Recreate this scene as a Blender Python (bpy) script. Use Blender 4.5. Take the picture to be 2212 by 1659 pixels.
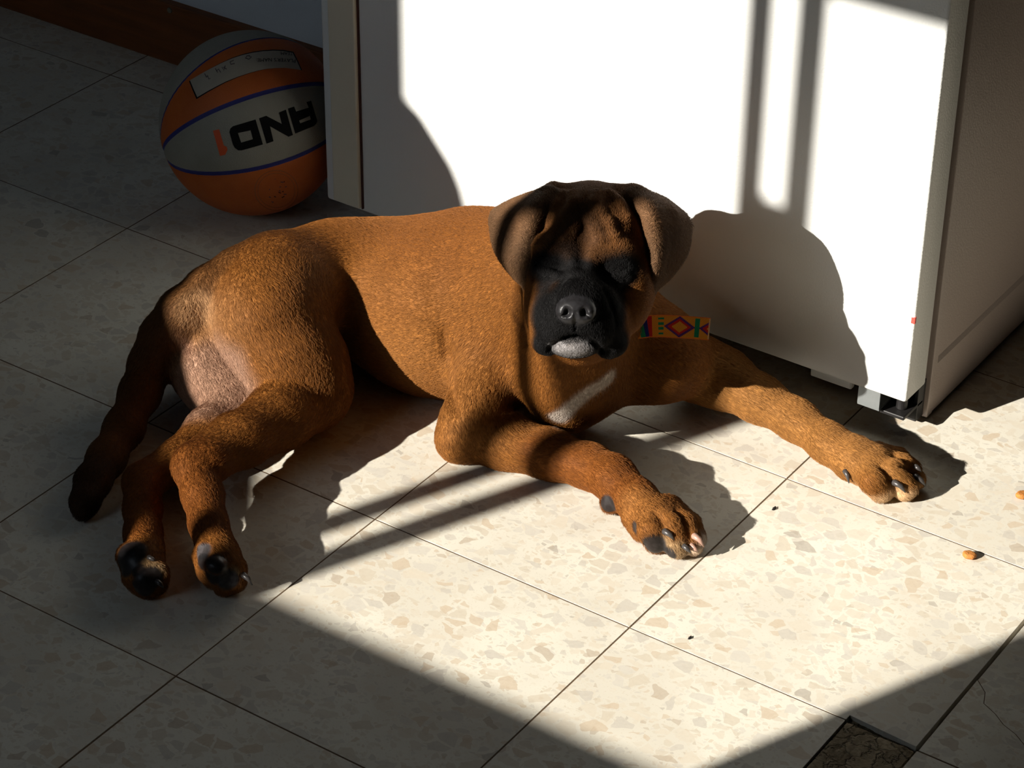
import bpy, bmesh, math, random
import numpy as np
from mathutils import Vector, Matrix

for o in list(bpy.data.objects):
    bpy.data.objects.remove(o, do_unlink=True)
SC = bpy.context.scene
COL = SC.collection
T = 0.30                                    # floor tile pitch in metres

# ------------------------------------------------------------------ camera
IW, IH = 2212, 1659
YAW, PITCH, ROLL, FPX = -0.5990158, -0.5710281, 0.0112041, 5427.504
CAM = np.array([1.8572578, -2.2025234, 1.4674157])
_cy, _sy, _cp, _sp = math.cos(YAW), math.sin(YAW), math.cos(PITCH), math.sin(PITCH)
FW = np.array([_sy * _cp, _cy * _cp, _sp])
_r = np.array([_cy, -_sy, 0.0])
_u = np.cross(_r, FW)
RT = math.cos(ROLL) * _r + math.sin(ROLL) * _u
UP = -math.sin(ROLL) * _r + math.cos(ROLL) * _u
cam_data = bpy.data.cameras.new('camera')
cam = bpy.data.objects.new('camera', cam_data)
COL.objects.link(cam)
cam.matrix_world = Matrix(((RT[0], UP[0], -FW[0], CAM[0]), (RT[1], UP[1], -FW[1], CAM[1]),
                           (RT[2], UP[2], -FW[2], CAM[2]), (0, 0, 0, 1)))
cam_data.sensor_fit = 'HORIZONTAL'
cam_data.sensor_width = 36.0
cam_data.lens = FPX / IW * 36.0
cam_data.clip_start = 0.05
SC.camera = cam


def ray(px, py):
    return FW + RT * (px - IW / 2) / FPX - UP * (py - IH / 2) / FPX


def G(px, py, z=0.0):
    """photo pixel -> point at height z above the floor"""
    d = ray(px, py)
    return CAM + (z - CAM[2]) / d[2] * d


def GY(px, py, y):
    """photo pixel -> point on the vertical plane at that y (fridge front, wall)"""
    d = ray(px, py)
    return CAM + (y - CAM[1]) / d[1] * d


HEAD_DIST = 2.4587


def P(px, py, dep=0.0):
    """photo pixel -> point on the dog's head, dep metres in front of the middle of the skull"""
    return CAM + ray(px, py) * (HEAD_DIST - dep)


# ------------------------------------------------------------------ light
SUN_AZ, SUN_EL = math.radians(66.5), math.radians(25.0)
SUN_DIR = np.array([math.cos(SUN_EL) * math.cos(SUN_AZ), math.cos(SUN_EL) * math.sin(SUN_AZ), -math.sin(SUN_EL)])
sun_data = bpy.data.lights.new('sun', 'SUN')
sun_data.energy = 11.2
sun_data.angle = math.radians(0.46)
sun_data.color = (1.0, 0.945, 0.86)
sun = bpy.data.objects.new('sun', sun_data)
COL.objects.link(sun)
sun.rotation_euler = Vector((-SUN_DIR[0], -SUN_DIR[1], -SUN_DIR[2])).to_track_quat('Z', 'Y').to_euler()
sun.location = (-2, -5, 4)

world = bpy.data.worlds.new('World')
SC.world = world
world.use_nodes = True
bg = world.node_tree.nodes['Background']
bg.inputs[0].default_value = (0.74, 0.86, 1.0, 1)
bg.inputs[1].default_value = 2.35

SC.view_settings.view_transform = 'Standard'
SC.view_settings.look = 'None'
SC.view_settings.gamma = 1.0
SC.view_settings.use_curve_mapping = False
SC.view_settings.exposure = 0.0


# ------------------------------------------------------------------ helpers
def lin(r, g, b):
    f = lambda c: (c / 255 / 12.92) if c / 255 <= 0.04045 else ((c / 255 + 0.055) / 1.055) ** 2.4
    return (f(r), f(g), f(b))


def new_mat(name):
    m = bpy.data.materials.new(name)
    m.use_nodes = True
    nt = m.node_tree
    return m, nt, nt.nodes['Principled BSDF']


class NT:
    """small helper for wiring shader nodes"""
    def __init__(self, nt):
        self.nt = nt

    def n(self, typ, **kw):
        nd = self.nt.nodes.new(typ)
        ins = kw.pop('ins', {})
        for k, v in kw.items():
            setattr(nd, k, v)
        for k, v in ins.items():
            self.set(nd.inputs[k], v)
        return nd

    def set(self, sock, v):
        if hasattr(v, 'is_output') or isinstance(v, bpy.types.NodeSocket):
            self.nt.links.new(v, sock)
        else:
            sock.default_value = v

    def math(self, op, a, b=None, c=None, clamp=False):
        nd = self.nt.nodes.new('ShaderNodeMath')
        nd.operation = op
        nd.use_clamp = clamp
        for i, v in enumerate((a, b, c)):
            if v is not None:
                self.set(nd.inputs[i], v)
        return nd.outputs[0]

    def vmath(self, op, a, b=None, scale=None):
        nd = self.nt.nodes.new('ShaderNodeVectorMath')
        nd.operation = op
        self.set(nd.inputs[0], a)
        if b is not None:
            self.set(nd.inputs[1], b)
        if scale is not None:
            self.set(nd.inputs['Scale'], scale)
        return nd

    def mix(self, fac, a, b, blend='MIX'):
        nd = self.nt.nodes.new('ShaderNodeMix')
        nd.data_type = 'RGBA'
        nd.blend_type = blend
        self.set(nd.inputs[0], fac)
        for s, v in ((nd.inputs[6], a), (nd.inputs[7], b)):
            self.set(s, (*v, 1) if isinstance(v, tuple) and len(v) == 3 else v)
        return nd.outputs[2]

    def smooth(self, v, lo, hi):
        nd = self.nt.nodes.new('ShaderNodeMapRange')
        nd.interpolation_type = 'SMOOTHSTEP'
        self.set(nd.inputs[0], v)
        self.set(nd.inputs[1], lo)
        self.set(nd.inputs[2], hi)
        return nd.outputs[0]

    def link(self, a, b):
        self.nt.links.new(a, b)


def simple_mat(name, col, rough=0.5, metal=0.0, noise=0.0, nscale=40, bump=0.0, bscale=300, spec=0.5):
    m, nt, b = new_mat(name)
    h = NT(nt)
    b.inputs['Roughness'].default_value = rough
    b.inputs['Metallic'].default_value = metal
    b.inputs['Specular IOR Level'].default_value = spec
    tc = h.n('ShaderNodeTexCoord').outputs['Object']
    if noise > 0:
        nz = h.n('ShaderNodeTexNoise', ins={'Vector': tc, 'Scale': nscale, 'Detail': 6.0})
        dark = tuple(c * (1 - noise) for c in col)
        lite = tuple(min(1, c * (1 + noise)) for c in col)
        h.link(h.mix(nz.outputs[0], dark, lite), b.inputs['Base Color'])
    else:
        b.inputs['Base Color'].default_value = (*col, 1)
    if bump > 0:
        nb = h.n('ShaderNodeTexNoise', ins={'Vector': tc, 'Scale': bscale, 'Detail': 3.0})
        bp = h.n('ShaderNodeBump', ins={'Strength': bump, 'Distance': 0.002, 'Height': nb.outputs[0]})
        h.link(bp.outputs[0], b.inputs['Normal'])
    return m


def link_mesh(name, verts, faces, mat=None, parent=None, smooth=False):
    me = bpy.data.meshes.new(name)
    me.from_pydata([tuple(map(float, v)) for v in verts], [], [tuple(map(int, f)) for f in faces])
    me.update()
    if smooth:
        me.polygons.foreach_set('use_smooth', [True] * len(me.polygons))
    if mat:
        me.materials.append(mat)
    o = bpy.data.objects.new(name, me)
    COL.objects.link(o)
    if parent is not None:
        o.parent = parent
    return o


def bm_obj(name, bm, mat=None, parent=None, smooth=False):
    me = bpy.data.meshes.new(name)
    bmesh.ops.recalc_face_normals(bm, faces=bm.faces)
    bm.to_mesh(me)
    bm.free()
    if smooth:
        me.polygons.foreach_set('use_smooth', [True] * len(me.polygons))
    if mat:
        me.materials.append(mat)
    o = bpy.data.objects.new(name, me)
    COL.objects.link(o)
    if parent is not None:
        o.parent = parent
    return o


def box_bm(x0, x1, y0, y1, z0, z1, bevel=0.0, seg=2, bm=None):
    bm2 = bmesh.new()
    bmesh.ops.create_cube(bm2, size=1.0)
    for v in bm2.verts:
        v.co = Vector((x0 if v.co.x < 0 else x1, y0 if v.co.y < 0 else y1, z0 if v.co.z < 0 else z1))
    if bevel > 0:
        bmesh.ops.bevel(bm2, geom=list(bm2.edges), offset=bevel, segments=seg, affect='EDGES', profile=0.5)
    if bm is None:
        return bm2
    me = bpy.data.meshes.new('tmp')
    bm2.to_mesh(me)
    bm2.free()
    bm.from_mesh(me)
    bpy.data.meshes.remove(me)
    return bm


def tag(o, label=None, cat=None, group=None, kind=None):
    for k, v in (('label', label), ('category', cat), ('group', group), ('kind', kind)):
        if v:
            o[k] = v
    return o


def empty(name, loc):
    o = bpy.data.objects.new(name, None)
    o.empty_display_size = 0.05
    o.location = loc
    COL.objects.link(o)
    return o


def child_at(o, parent):
    """parent a mesh given in world coordinates under an empty, keeping its place"""
    o.parent = parent
    o.matrix_parent_inverse = Matrix.Translation(parent.location).inverted()
    return o


def tube(name, pts, rad, mat, parent=None, seg=10, caps=True):
    """swept round tube through points; rad is a number or a list"""
    pts = [np.array(p, float) for p in pts]
    n = len(pts)
    rads = [rad] * n if np.isscalar(rad) else rad
    verts, faces = [], []
    up = np.array([0.13, 0.21, 0.97])
    for i, p in enumerate(pts):
        t = pts[min(i + 1, n - 1)] - pts[max(i - 1, 0)]
        t = t / (np.linalg.norm(t) + 1e-12)
        a = np.cross(t, up)
        a /= np.linalg.norm(a) + 1e-12
        b = np.cross(t, a)
        for k in range(seg):
            th = 2 * math.pi * k / seg
            verts.append(p + rads[i] * (math.cos(th) * a + math.sin(th) * b))
    for i in range(n - 1):
        for k in range(seg):
            k2 = (k + 1) % seg
            faces.append((i * seg + k, i * seg + k2, (i + 1) * seg + k2, (i + 1) * seg + k))
    if caps:
        faces.append(tuple(range(seg))[::-1])
        faces.append(tuple((n - 1) * seg + k for k in range(seg)))
    return link_mesh(name, verts, faces, mat, parent, smooth=True)


# ------------------------------------------------------------------ floor of terrazzo tiles
def terrazzo():
    m, nt, b = new_mat('terrazzo')
    h = NT(nt)
    tc = h.n('ShaderNodeTexCoord').outputs['Object']
    rnd = h.n('ShaderNodeObjectInfo').outputs['Random']
    off = h.n('ShaderNodeCombineXYZ', ins={0: h.math('MULTIPLY', rnd, 37.0), 1: h.math('MULTIPLY', rnd, 91.0), 2: 0.0}).outputs[0]
    p0 = h.vmath('ADD', h.vmath('MULTIPLY', tc, (1, 1, 0)).outputs[0], off).outputs[0]
    warp = h.n('ShaderNodeTexNoise', ins={'Vector': p0, 'Scale': 55.0, 'Detail': 2.0})
    wv = h.vmath('SCALE', h.vmath('SUBTRACT', warp.outputs[1], (0.5, 0.5, 0.5)).outputs[0], scale=0.010).outputs[0]
    p = h.vmath('ADD', p0, wv).outputs[0]
    fine = h.n('ShaderNodeTexNoise', ins={'Vector': p0, 'Scale': 420.0, 'Detail': 4.0})
    cloud = h.n('ShaderNodeTexNoise', ins={'Vector': p0, 'Scale': 9.0, 'Detail': 3.0})
    col = h.mix(h.smooth(cloud.outputs[0], 0.35, 0.65), lin(205, 199, 184), lin(216, 211, 196))
    col = h.mix(h.math('MULTIPLY', h.smooth(fine.outputs[0], 0.58, 0.72), 0.35), col, lin(176, 160, 134))
    for scale, dens, gap, w, seed in ((190.0, 0.40, 0.14, 0.50, 3.1), (96.0, 0.42, 0.13, 0.62, 1.7), (54.0, 0.46, 0.10, 0.72, 0.4)):
        ps = h.vmath('ADD', p, (seed * 5.3, seed * 2.9, 0.0)).outputs[0]
        st = h.vmath('MULTIPLY', ps, (1.0, 1.25, 1.0)).outputs[0]
        v1 = h.n('ShaderNodeTexVoronoi', voronoi_dimensions='2D', feature='F1', ins={'Vector': st, 'Scale': scale, 'Randomness': 1.0})
        v2 = h.n('ShaderNodeTexVoronoi', voronoi_dimensions='2D', feature='DISTANCE_TO_EDGE', ins={'Vector': st, 'Scale': scale, 'Randomness': 1.0})
        sep = h.n('ShaderNodeSeparateColor', ins={0: v1.outputs['Color']})
        g2 = h.math('MULTIPLY_ADD', sep.outputs[1], gap * 1.6, gap * 0.4)
        edge = h.smooth(v2.outputs['Distance'], g2, h.math('ADD', g2, 0.025))
        on = h.math('LESS_THAN', sep.outputs[0], dens)
        mask = h.math('MULTIPLY', h.math('MULTIPLY', edge, on), w)
        ramp = h.n('ShaderNodeValToRGB')
        cr = ramp.color_ramp
        cr.interpolation = 'CONSTANT'
        cols = [(0.0, lin(198, 189, 172)), (0.22, lin(188, 177, 158)), (0.40, lin(190, 185, 175)), (0.56, lin(178, 172, 162)),
                (0.70, lin(200, 190, 172)), (0.84, lin(184, 164, 138)), (0.94, lin(166, 150, 130)), (0.98, lin(146, 138, 128))]
        cr.elements[0].position, cr.elements[0].color = cols[0][0], (*cols[0][1], 1)
        cr.elements[1].position, cr.elements[1].color = cols[1][0], (*cols[1][1], 1)
        for pos, c in cols[2:]:
            e = cr.elements.new(pos)
            e.color = (*c, 1)
        h.link(sep.outputs[2], ramp.inputs[0])
        grain = h.n('ShaderNodeTexNoise', ins={'Vector': p0, 'Scale': 260.0, 'Detail': 5.0})
        chip = h.mix(h.math('MULTIPLY', grain.outputs[0], 0.35), ramp.outputs[0], lin(226, 216, 196))
        col = h.mix(mask, col, chip)
    h.link(col, b.inputs['Base Color'])
    rn = h.n('ShaderNodeTexNoise', ins={'Vector': p0, 'Scale': 30.0, 'Detail': 4.0})
    h.link(h.math('MULTIPLY_ADD', rn.outputs[0], 0.25, 0.36), b.inputs['Roughness'])
    bp = h.n('ShaderNodeBump', ins={'Strength': 0.06, 'Distance': 0.0006, 'Height': fine.outputs[0]})
    h.link(bp.outputs[0], b.inputs['Normal'])
    b.inputs['Specular IOR Level'].default_value = 0.35
    return m


M_TERR = terrazzo()
M_GROUT = simple_mat('grout', lin(92, 72, 50), 0.9, noise=0.45, nscale=60, bump=0.4, bscale=500)
M_CEMENT, nt, b = new_mat('rough_cement')
h = NT(nt)
tc = h.n('ShaderNodeTexCoord').outputs['Object']
wq = h.n('ShaderNodeTexNoise', ins={'Vector': tc, 'Scale': 60.0, 'Detail': 5.0})
wp = h.vmath('ADD', tc, h.vmath('SCALE', wq.outputs[1], scale=0.045).outputs[0]).outputs[0]
cells = h.n('ShaderNodeTexVoronoi', voronoi_dimensions='2D', feature='F1', ins={'Vector': wp, 'Scale': 55.0})
edges = h.n('ShaderNodeTexVoronoi', voronoi_dimensions='2D', feature='DISTANCE_TO_EDGE', ins={'Vector': wp, 'Scale': 55.0})
grain = h.n('ShaderNodeTexNoise', ins={'Vector': tc, 'Scale': 240.0, 'Detail': 6.0})
cs = h.n('ShaderNodeSeparateColor', ins={0: cells.outputs['Color']})
cc_ = h.mix(cs.outputs[0], lin(110, 94, 70), lin(168, 152, 124))
cc_ = h.mix(h.smooth(grain.outputs[0], 0.35, 0.65), cc_, lin(146, 130, 104))
cc_ = h.mix(h.math('MULTIPLY', h.smooth(edges.outputs['Distance'], 0.045, 0.0), h.smooth(wq.outputs[0], 0.42, 0.58)), cc_, lin(50, 42, 30))
h.link(cc_, b.inputs['Base Color'])
b.inputs['Roughness'].default_value = 0.95
bp = h.n('ShaderNodeBump', ins={'Strength': 0.9, 'Distance': 0.002, 'Height': h.math('ADD', grain.outputs[0], h.smooth(edges.outputs['Distance'], 0.0, 0.12))})
h.link(bp.outputs[0], b.inputs['Normal'])

bm = box_bm(-1.25, 3.763 * T, -2.5, 0.7, -0.05, -0.0005)
box_bm(3.763 * T, 4.0 * T - 0.0025, -1.972 * T, 0.7, -0.05, -0.0005, bm=bm)
box_bm(3.763 * T, 4.0 * T - 0.0025, -3.0 * T, -1.972 * T, -0.05, -0.014, bm=bm)      # bed of the cement patch
box_bm(3.763 * T, 4.0 * T - 0.0025, -2.5, -3.0 * T, -0.05, -0.0005, bm=bm)
box_bm(4.0 * T + 0.0020, 2.75, -2.5, 0.7, -0.05, -0.0005, bm=bm)
box_bm(4.0 * T - 0.0025, 4.0 * T + 0.0020, -2.5, 0.7, -0.05, -0.014, bm=bm)      # one joint has lost its grout
floor = bm_obj('floor', bm, M_GROUT)
tag(floor, kind='structure')


def tile_mesh(poly, name='tile', depth=0.02, bevel=0.00025):
    bm = bmesh.new()
    vs = [bm.verts.new((x, y, 0.0)) for x, y in poly]
    f = bm.faces.new(vs)
    ext = bmesh.ops.extrude_face_region(bm, geom=[f])
    for v in [e for e in ext['geom'] if isinstance(e, bmesh.types.BMVert)]:
        v.co.z -= depth
    bmesh.ops.recalc_face_normals(bm, faces=bm.faces)
    top = [e for e in bm.edges if all(abs(v.co.z) < 1e-6 for v in e.verts)]
    bmesh.ops.bevel(bm, geom=top, offset=bevel, segments=2, affect='EDGES', profile=0.6)
    me = bpy.data.meshes.new(name)
    bm.to_mesh(me)
    bm.free()
    me.materials.append(M_TERR)
    return me


hw = T / 2 - 0.0008
tile_me = tile_mesh([(-hw, -hw), (hw, -hw), (hw, hw), (-hw, hw)])
random.seed(4)
special = {(3, -3): 'cut', (3, -2): 'notch', (4, -2): 'cracked'}
for i in range(-5, 9):
    for j in range(-8, 2):
        cx, cy = (i + 0.5) * T, (j + 0.5) * T
        # grid line M_k at x = k*T and L_k at y = -k*T
        meshes = [tile_me]
        if (i, j) in special:
            kind = special[(i, j)]
            if kind == 'cut':            # the part of this tile beside the cement patch
                xr = 3.765 * T - cx
                meshes = [tile_mesh([(-hw, -hw), (xr, -hw), (xr, hw), (-hw, hw)])]
            elif kind == 'notch':
                xl, yt = 3.765 * T - cx, -1.974 * T - cy
                xg = 4.0 * T - 0.0022 - cx
                meshes = [tile_mesh([(-hw, -hw), (xl, -hw), (xl, yt), (xg, yt - 0.004), (xg, hw), (-hw, hw)])]
            elif kind == 'cracked':
                crack = [(4.006, -1.600), (4.05, -1.640), (4.07, -1.69), (4.12, -1.715), (4.16, -1.745), (4.21, -1.765), (4.26, -1.80), (4.40, -1.88), (4.56, -2.0)]
                cr = [(x * T - cx, y * T - cy) for x, y in crack]
                x0 = cr[0][0]
                a = [(x0, hw), (hw, hw), (hw, -hw), (cr[-1][0], -hw)] + cr[::-1][1:]
                b2 = [(x0, -hw)] + [(cr[-1][0] - 0.0006, -hw)] + [(x - 0.0005, y - 0.0005) for x, y in cr[::-1][1:]]
                meshes = [tile_mesh(a, bevel=0.0003), tile_mesh(b2, bevel=0.0003)]
        for me in meshes:
            o = bpy.data.objects.new('tile', me)
            COL.objects.link(o)
            o.parent = floor
            o.location = (cx, cy, random.uniform(-0.0004, 0.0))

# rough cement patch where a corner of the floor has been opened and filled
nx, ny = 70, 70
gx = np.linspace(3.765 * T, 4.0 * T + 0.0005, nx)
gy = np.linspace(-3.0 * T, -1.975 * T, ny)
rs = np.random.RandomState(5)
hz = np.zeros((nx, ny))
for sc_, am in ((6, 0.0016), (12, 0.0012), (24, 0.0008), (48, 0.0005)):
    g = rs.rand(sc_ + 2, sc_ + 2) - 0.5
    u = np.linspace(0, sc_ - 0.001, nx)
    v = np.linspace(0, sc_ - 0.001, ny)
    iu, iv = u.astype(int), v.astype(int)
    fu, fv = (u - iu)[:, None], (v - iv)[None, :]
    hz += am * ((g[np.ix_(iu, iv)] * (1 - fu) + g[np.ix_(iu + 1, iv)] * fu) * (1 - fv) + (g[np.ix_(iu, iv + 1)] * (1 - fu) + g[np.ix_(iu + 1, iv + 1)] * fu) * fv)
hz -= 0.0016
hz[:2, :] -= 0.003
hz[-2:, :] -= 0.003
hz[:, -2:] -= 0.004
vv = [(gx[a], gy[b_], hz[a, b_]) for a in range(nx) for b_ in range(ny)]
ff = [(a * ny + b_, (a + 1) * ny + b_, (a + 1) * ny + b_ + 1, a * ny + b_ + 1) for a in range(nx - 1) for b_ in range(ny - 1)]
patch = link_mesh('cement_patch', vv, ff, M_CEMENT, floor, smooth=True)

# ------------------------------------------------------------------ room shell
M_WALL = simple_mat('wall_paint', lin(206, 210, 214), 0.8, noise=0.04, nscale=6, bump=0.1, bscale=200)
M_WALLW = simple_mat('wall_warm', lin(62, 60, 58), 0.85)
FY = -0.175            # plane of the fridge door
WY = -2.45             # inner face of the window wall


def on_window(x, z, y=WY):
    """point of the sun beam that lands at (x, z) on the fridge door plane, traced back to plane y"""
    t = (y - FY) / SUN_DIR[1]
    return x + t * SUN_DIR[0], z + t * SUN_DIR[2]


wx0, wz1 = on_window(0.325, 0.470, WY - 0.08)      # outer edges of the frame bound the beam here
wx1, wz0 = on_window(1.298, -0.295, WY - 0.03)     # and the inner edges here
WX0, WX1, WZ0, WZ1 = wx0, wx1, wz0, wz1
fr = 0.05
bm = bmesh.new()
box_bm(-1.25, WX0 - fr, WY - 0.10, WY, -0.04, 2.5, bm=bm)
box_bm(WX1 + fr, 2.75, WY - 0.10, WY, -0.04, 2.5, bm=bm)
box_bm(WX0 - fr, WX1 + fr, WY - 0.10, WY, -0.04, WZ0 - fr, bm=bm)
box_bm(WX0 - fr, WX1 + fr, WY - 0.10, WY, WZ1 + fr, 2.5, bm=bm)
tag(bm_obj('wall_front', bm, M_WALLW), kind='structure')
tag(bm_obj('wall_left', box_bm(-1.35, -1.25, WY - 0.1, 0.2, -0.04, 2.5), M_WALLW), kind='structure')
tag(bm_obj('wall_right', box_bm(2.75, 2.85, WY - 0.1, 0.8, -0.04, 2.5), M_WALLW), kind='structure')
bm = bmesh.new()
box_bm(-1.25, 0.185, 0.085, 0.7, -0.04, 2.5, bm=bm)
tag(bm_obj('wall_back', bm, M_WALL), kind='structure')
tag(bm_obj('wall_niche', box_bm(0.185, 2.75, 0.68, 0.78, -0.04, 2.5), M_WALLW), kind='structure')
tag(bm_obj('ceiling', box_bm(-1.35, 2.85, WY - 0.1, 0.8, 2.5, 2.6), M_WALLW), kind='structure')

M_FRAME = simple_mat('window_frame_paint', lin(120, 110, 96), 0.5)
win = bm_obj('window_1', box_bm(WX0 - fr, WX1 + fr, WY - 0.08, WY - 0.03, WZ0 - fr, WZ0), M_FRAME)
tag(win, kind='structure')
y0, y1 = WY - 0.08, WY - 0.03
bm_obj('frame_head', box_bm(WX0 - fr, WX1 + fr, y0, y1, WZ1, WZ1 + fr), M_FRAME, win)
bm_obj('frame_jamb', box_bm(WX0 - fr, WX0, y0, y1, WZ0, WZ1), M_FRAME, win)
bm_obj('frame_jamb', box_bm(WX1, WX1 + fr, y0, y1, WZ0, WZ1), M_FRAME, win)
for c, w in ((0.766, 0.023), (0.823, 0.027)):
    x, _ = on_window(c, 0, WY - 0.055)
    bm_obj('sash_stile', box_bm(x - w / 2, x + w / 2, WY - 0.065, WY - 0.045, WZ0, WZ1), M_FRAME, win)
xa, za = on_window(0.775, 0.165, WY - 0.05)
xb, zb = on_window(0.815, 0.235, WY - 0.05)
bm_obj('sash_lock', box_bm(xa, xb, WY - 0.06, WY - 0.05, za, zb, 0.004), M_FRAME, win)

# brown wooden skirting board with a round screw cap
M_WOOD, nt, b = new_mat('brown_wood')
h = NT(nt)
tc = h.n('ShaderNodeTexCoord').outputs['Object']
st = h.vmath('MULTIPLY', tc, (6.0, 60.0, 60.0)).outputs[0]
nz = h.n('ShaderNodeTexNoise', ins={'Vector': st, 'Scale': 1.5, 'Detail': 6.0, 'Distortion': 0.6})
h.link(h.mix(nz.outputs[0], lin(78, 40, 12), lin(138, 78, 30)), b.inputs['Base Color'])
b.inputs['Roughness'].default_value = 0.55
skirt = bm_obj('baseboard_back', box_bm(-1.25, 0.185, 0.072, 0.086, 0.0, 0.088, 0.002), M_WOOD)
tag(skirt, kind='structure')
c = GY(367, 22, 0.072)
bm = bmesh.new()
bmesh.ops.create_cone(bm, cap_ends=True, segments=24, radius1=0.0042, radius2=0.0034, depth=0.002,
                      matrix=Matrix.Translation((c[0], 0.0712, c[2])) @ Matrix.Rotation(math.pi / 2, 4, 'X'))
bm_obj('screw_cap', bm, simple_mat('cap_plastic', lin(120, 110, 92), 0.5), skirt, smooth=False)

# ------------------------------------------------------------------ refrigerator
M_DOOR, nt, b = new_mat('fridge_enamel')
h = NT(nt)
b.inputs['Base Color'].default_value = (*lin(228, 229, 226), 1)
b.inputs['Roughness'].default_value = 0.33
tc = h.n('ShaderNodeTexCoord').outputs['Object']
v = h.n('ShaderNodeTexVoronoi', feature='SMOOTH_F1', ins={'Vector': tc, 'Scale': 420.0, 'Smoothness': 0.6})
n2 = h.n('ShaderNodeTexNoise', ins={'Vector': tc, 'Scale': 650.0, 'Detail': 2.0})
bp = h.n('ShaderNodeBump', ins={'Strength': 0.22, 'Distance': 0.0008, 'Height': h.math('ADD', v.outputs['Distance'], n2.outputs[0])})
h.link(bp.outputs[0], b.inputs['Normal'])
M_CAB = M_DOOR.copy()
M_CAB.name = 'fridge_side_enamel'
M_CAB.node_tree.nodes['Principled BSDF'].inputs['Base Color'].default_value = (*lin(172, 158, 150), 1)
M_HANDLE = simple_mat('handle_plastic', lin(222, 214, 192), 0.45, noise=0.05, nscale=20)
M_DKRED = simple_mat('dark_red_edge', lin(70, 34, 30), 0.6)  # dark red-brown line down the handle's right edge
M_GASKET = simple_mat('grey_gasket', lin(96, 92, 84), 0.7)
M_BLACK = simple_mat('black_plastic', lin(22, 20, 20), 0.5)
M_ZINC = simple_mat('zinc_plate', lin(132, 136, 136), 0.45, metal=0.6, noise=0.12, nscale=120)
FX0, FX1 = 0.2060, 0.966
FH = 1.62
fridge = empty('refrigerator', (0.588, 0.2, 0.0))
tag(fridge, 'tall white refrigerator with textured door behind the dog', 'refrigerator')
door = child_at(bm_obj('door', box_bm(FX0, FX1, FY, FY + 0.046, 0.050, FH - 0.02, 0.0035, 3), M_DOOR), fridge)
for p_ in door.data.polygons:
    p_.use_smooth = True
# cabinet: shell sides with a raised panel on the right, open toe space below
BY = -0.1175
bm = bmesh.new()
box_bm(FX0 + 0.002, FX1 - 0.009, BY, 0.44, 0.058, FH, 0.002, bm=bm)
box_bm(FX0 + 0.002, FX0 + 0.022, BY + 0.01, 0.44, 0.003, 0.06, 0.001, bm=bm)
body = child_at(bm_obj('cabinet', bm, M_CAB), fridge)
# the right flank: flat skirt low down, upper field set back
sb = bmesh.new()
prof = [(0.0, 0.004), (0.0, 0.064), (-0.0028, 0.069), (-0.0028, FH - 0.05), (0.0, FH - 0.03), (0.0, FH), (-0.012, FH), (-0.012, 0.004)]
rows = []
for yy in (BY, 0.44):
    rows.append([sb.verts.new((FX1 + 0.0005 + dx, yy, z)) for dx, z in prof])
n = len(prof)
for k in range(n):
    sb.faces.new((rows[0][k], rows[0][(k + 1) % n], rows[1][(k + 1) % n], rows[1][k]))
sb.faces.new(rows[0][::-1])
sb.faces.new(rows[1])
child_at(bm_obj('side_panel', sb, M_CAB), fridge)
sb = bmesh.new()      # front post of the flank, flush
box_bm(FX1 - 0.010, FX1 + 0.0008, BY - 0.0005, BY + 0.012, 0.002, FH, 0.001, bm=sb)
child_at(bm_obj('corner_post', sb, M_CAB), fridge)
child_at(bm_obj('gasket', box_bm(FX0 + 0.012, FX1 - 0.006, FY + 0.044, BY + 0.002, 0.062, FH - 0.03, 0.002), M_GASKET), fridge)
# plinth and lower hinge
child_at(bm_obj('kick_plate', box_bm(FX0 + 0.03, FX1 - 0.03, -0.085, -0.075, 0.006, 0.06, 0.001), M_BLACK), fridge)
ka = G(1690, 795, 0.02)
child_at(bm_obj('base_rail', box_bm(0.835, 0.885, -0.137, -0.128, 0.016, 0.050, 0.002), M_DOOR), fridge)
child_at(bm_obj('base_rail', box_bm(0.885, 0.960, -0.135, -0.128, 0.026, 0.049, 0.002), simple_mat('rail_grey', lin(150, 152, 150), 0.4)), fridge)
c0, c1 = GY(1858, 862, -0.166), GY(1905, 874, -0.166)
bm = box_bm(c0[0], c1[0], -0.172, -0.13, 0.0275, 0.0295)
box_bm(c0[0], c1[0], -0.1725, -0.1705, 0.0295, 0.052, bm=bm)
hinge = child_at(bm_obj('hinge_plate', bm, M_ZINC), fridge)
bm = bmesh.new()
bmesh.ops.create_cone(bm, cap_ends=True, segments=20, radius1=0.006, radius2=0.006, depth=0.03, matrix=Matrix.Translation((0.951, -0.150, 0.042)))
child_at(bm_obj('hinge_pin', bm, M_BLACK), fridge)
bm = box_bm(c1[0] - 0.002, FX1 - 0.004, -0.166, -0.122, 0.022, 0.0265, 0.001)
box_bm(0.930, FX1 - 0.004, -0.135, -0.118, 0.004, 0.05, 0.001, bm=bm)
child_at(bm_obj('hinge_bracket', bm, M_BLACK), fridge)
bm = bmesh.new()
bmesh.ops.create_cone(bm, cap_ends=True, segments=24, radius1=0.014, radius2=0.012, depth=0.022, matrix=Matrix.Translation((0.93, -0.10, 0.011)))
child_at(bm_obj('foot', bm, M_BLACK), fridge)
bm = bmesh.new()
bmesh.ops.create_cone(bm, cap_ends=True, segments=24, radius1=0.014, radius2=0.012, depth=0.056, matrix=Matrix.Translation((0.25, -0.08, 0.028)))
child_at(bm_obj('foot', bm, M_BLACK), fridge)
for xx in (0.25, 0.93):
    bm = bmesh.new()
    bmesh.ops.create_cone(bm, cap_ends=True, segments=16, radius1=0.014, radius2=0.012, depth=0.06, matrix=Matrix.Translation((xx, 0.40, 0.03)))
    child_at(bm_obj('foot', bm, M_BLACK), fridge)
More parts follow.
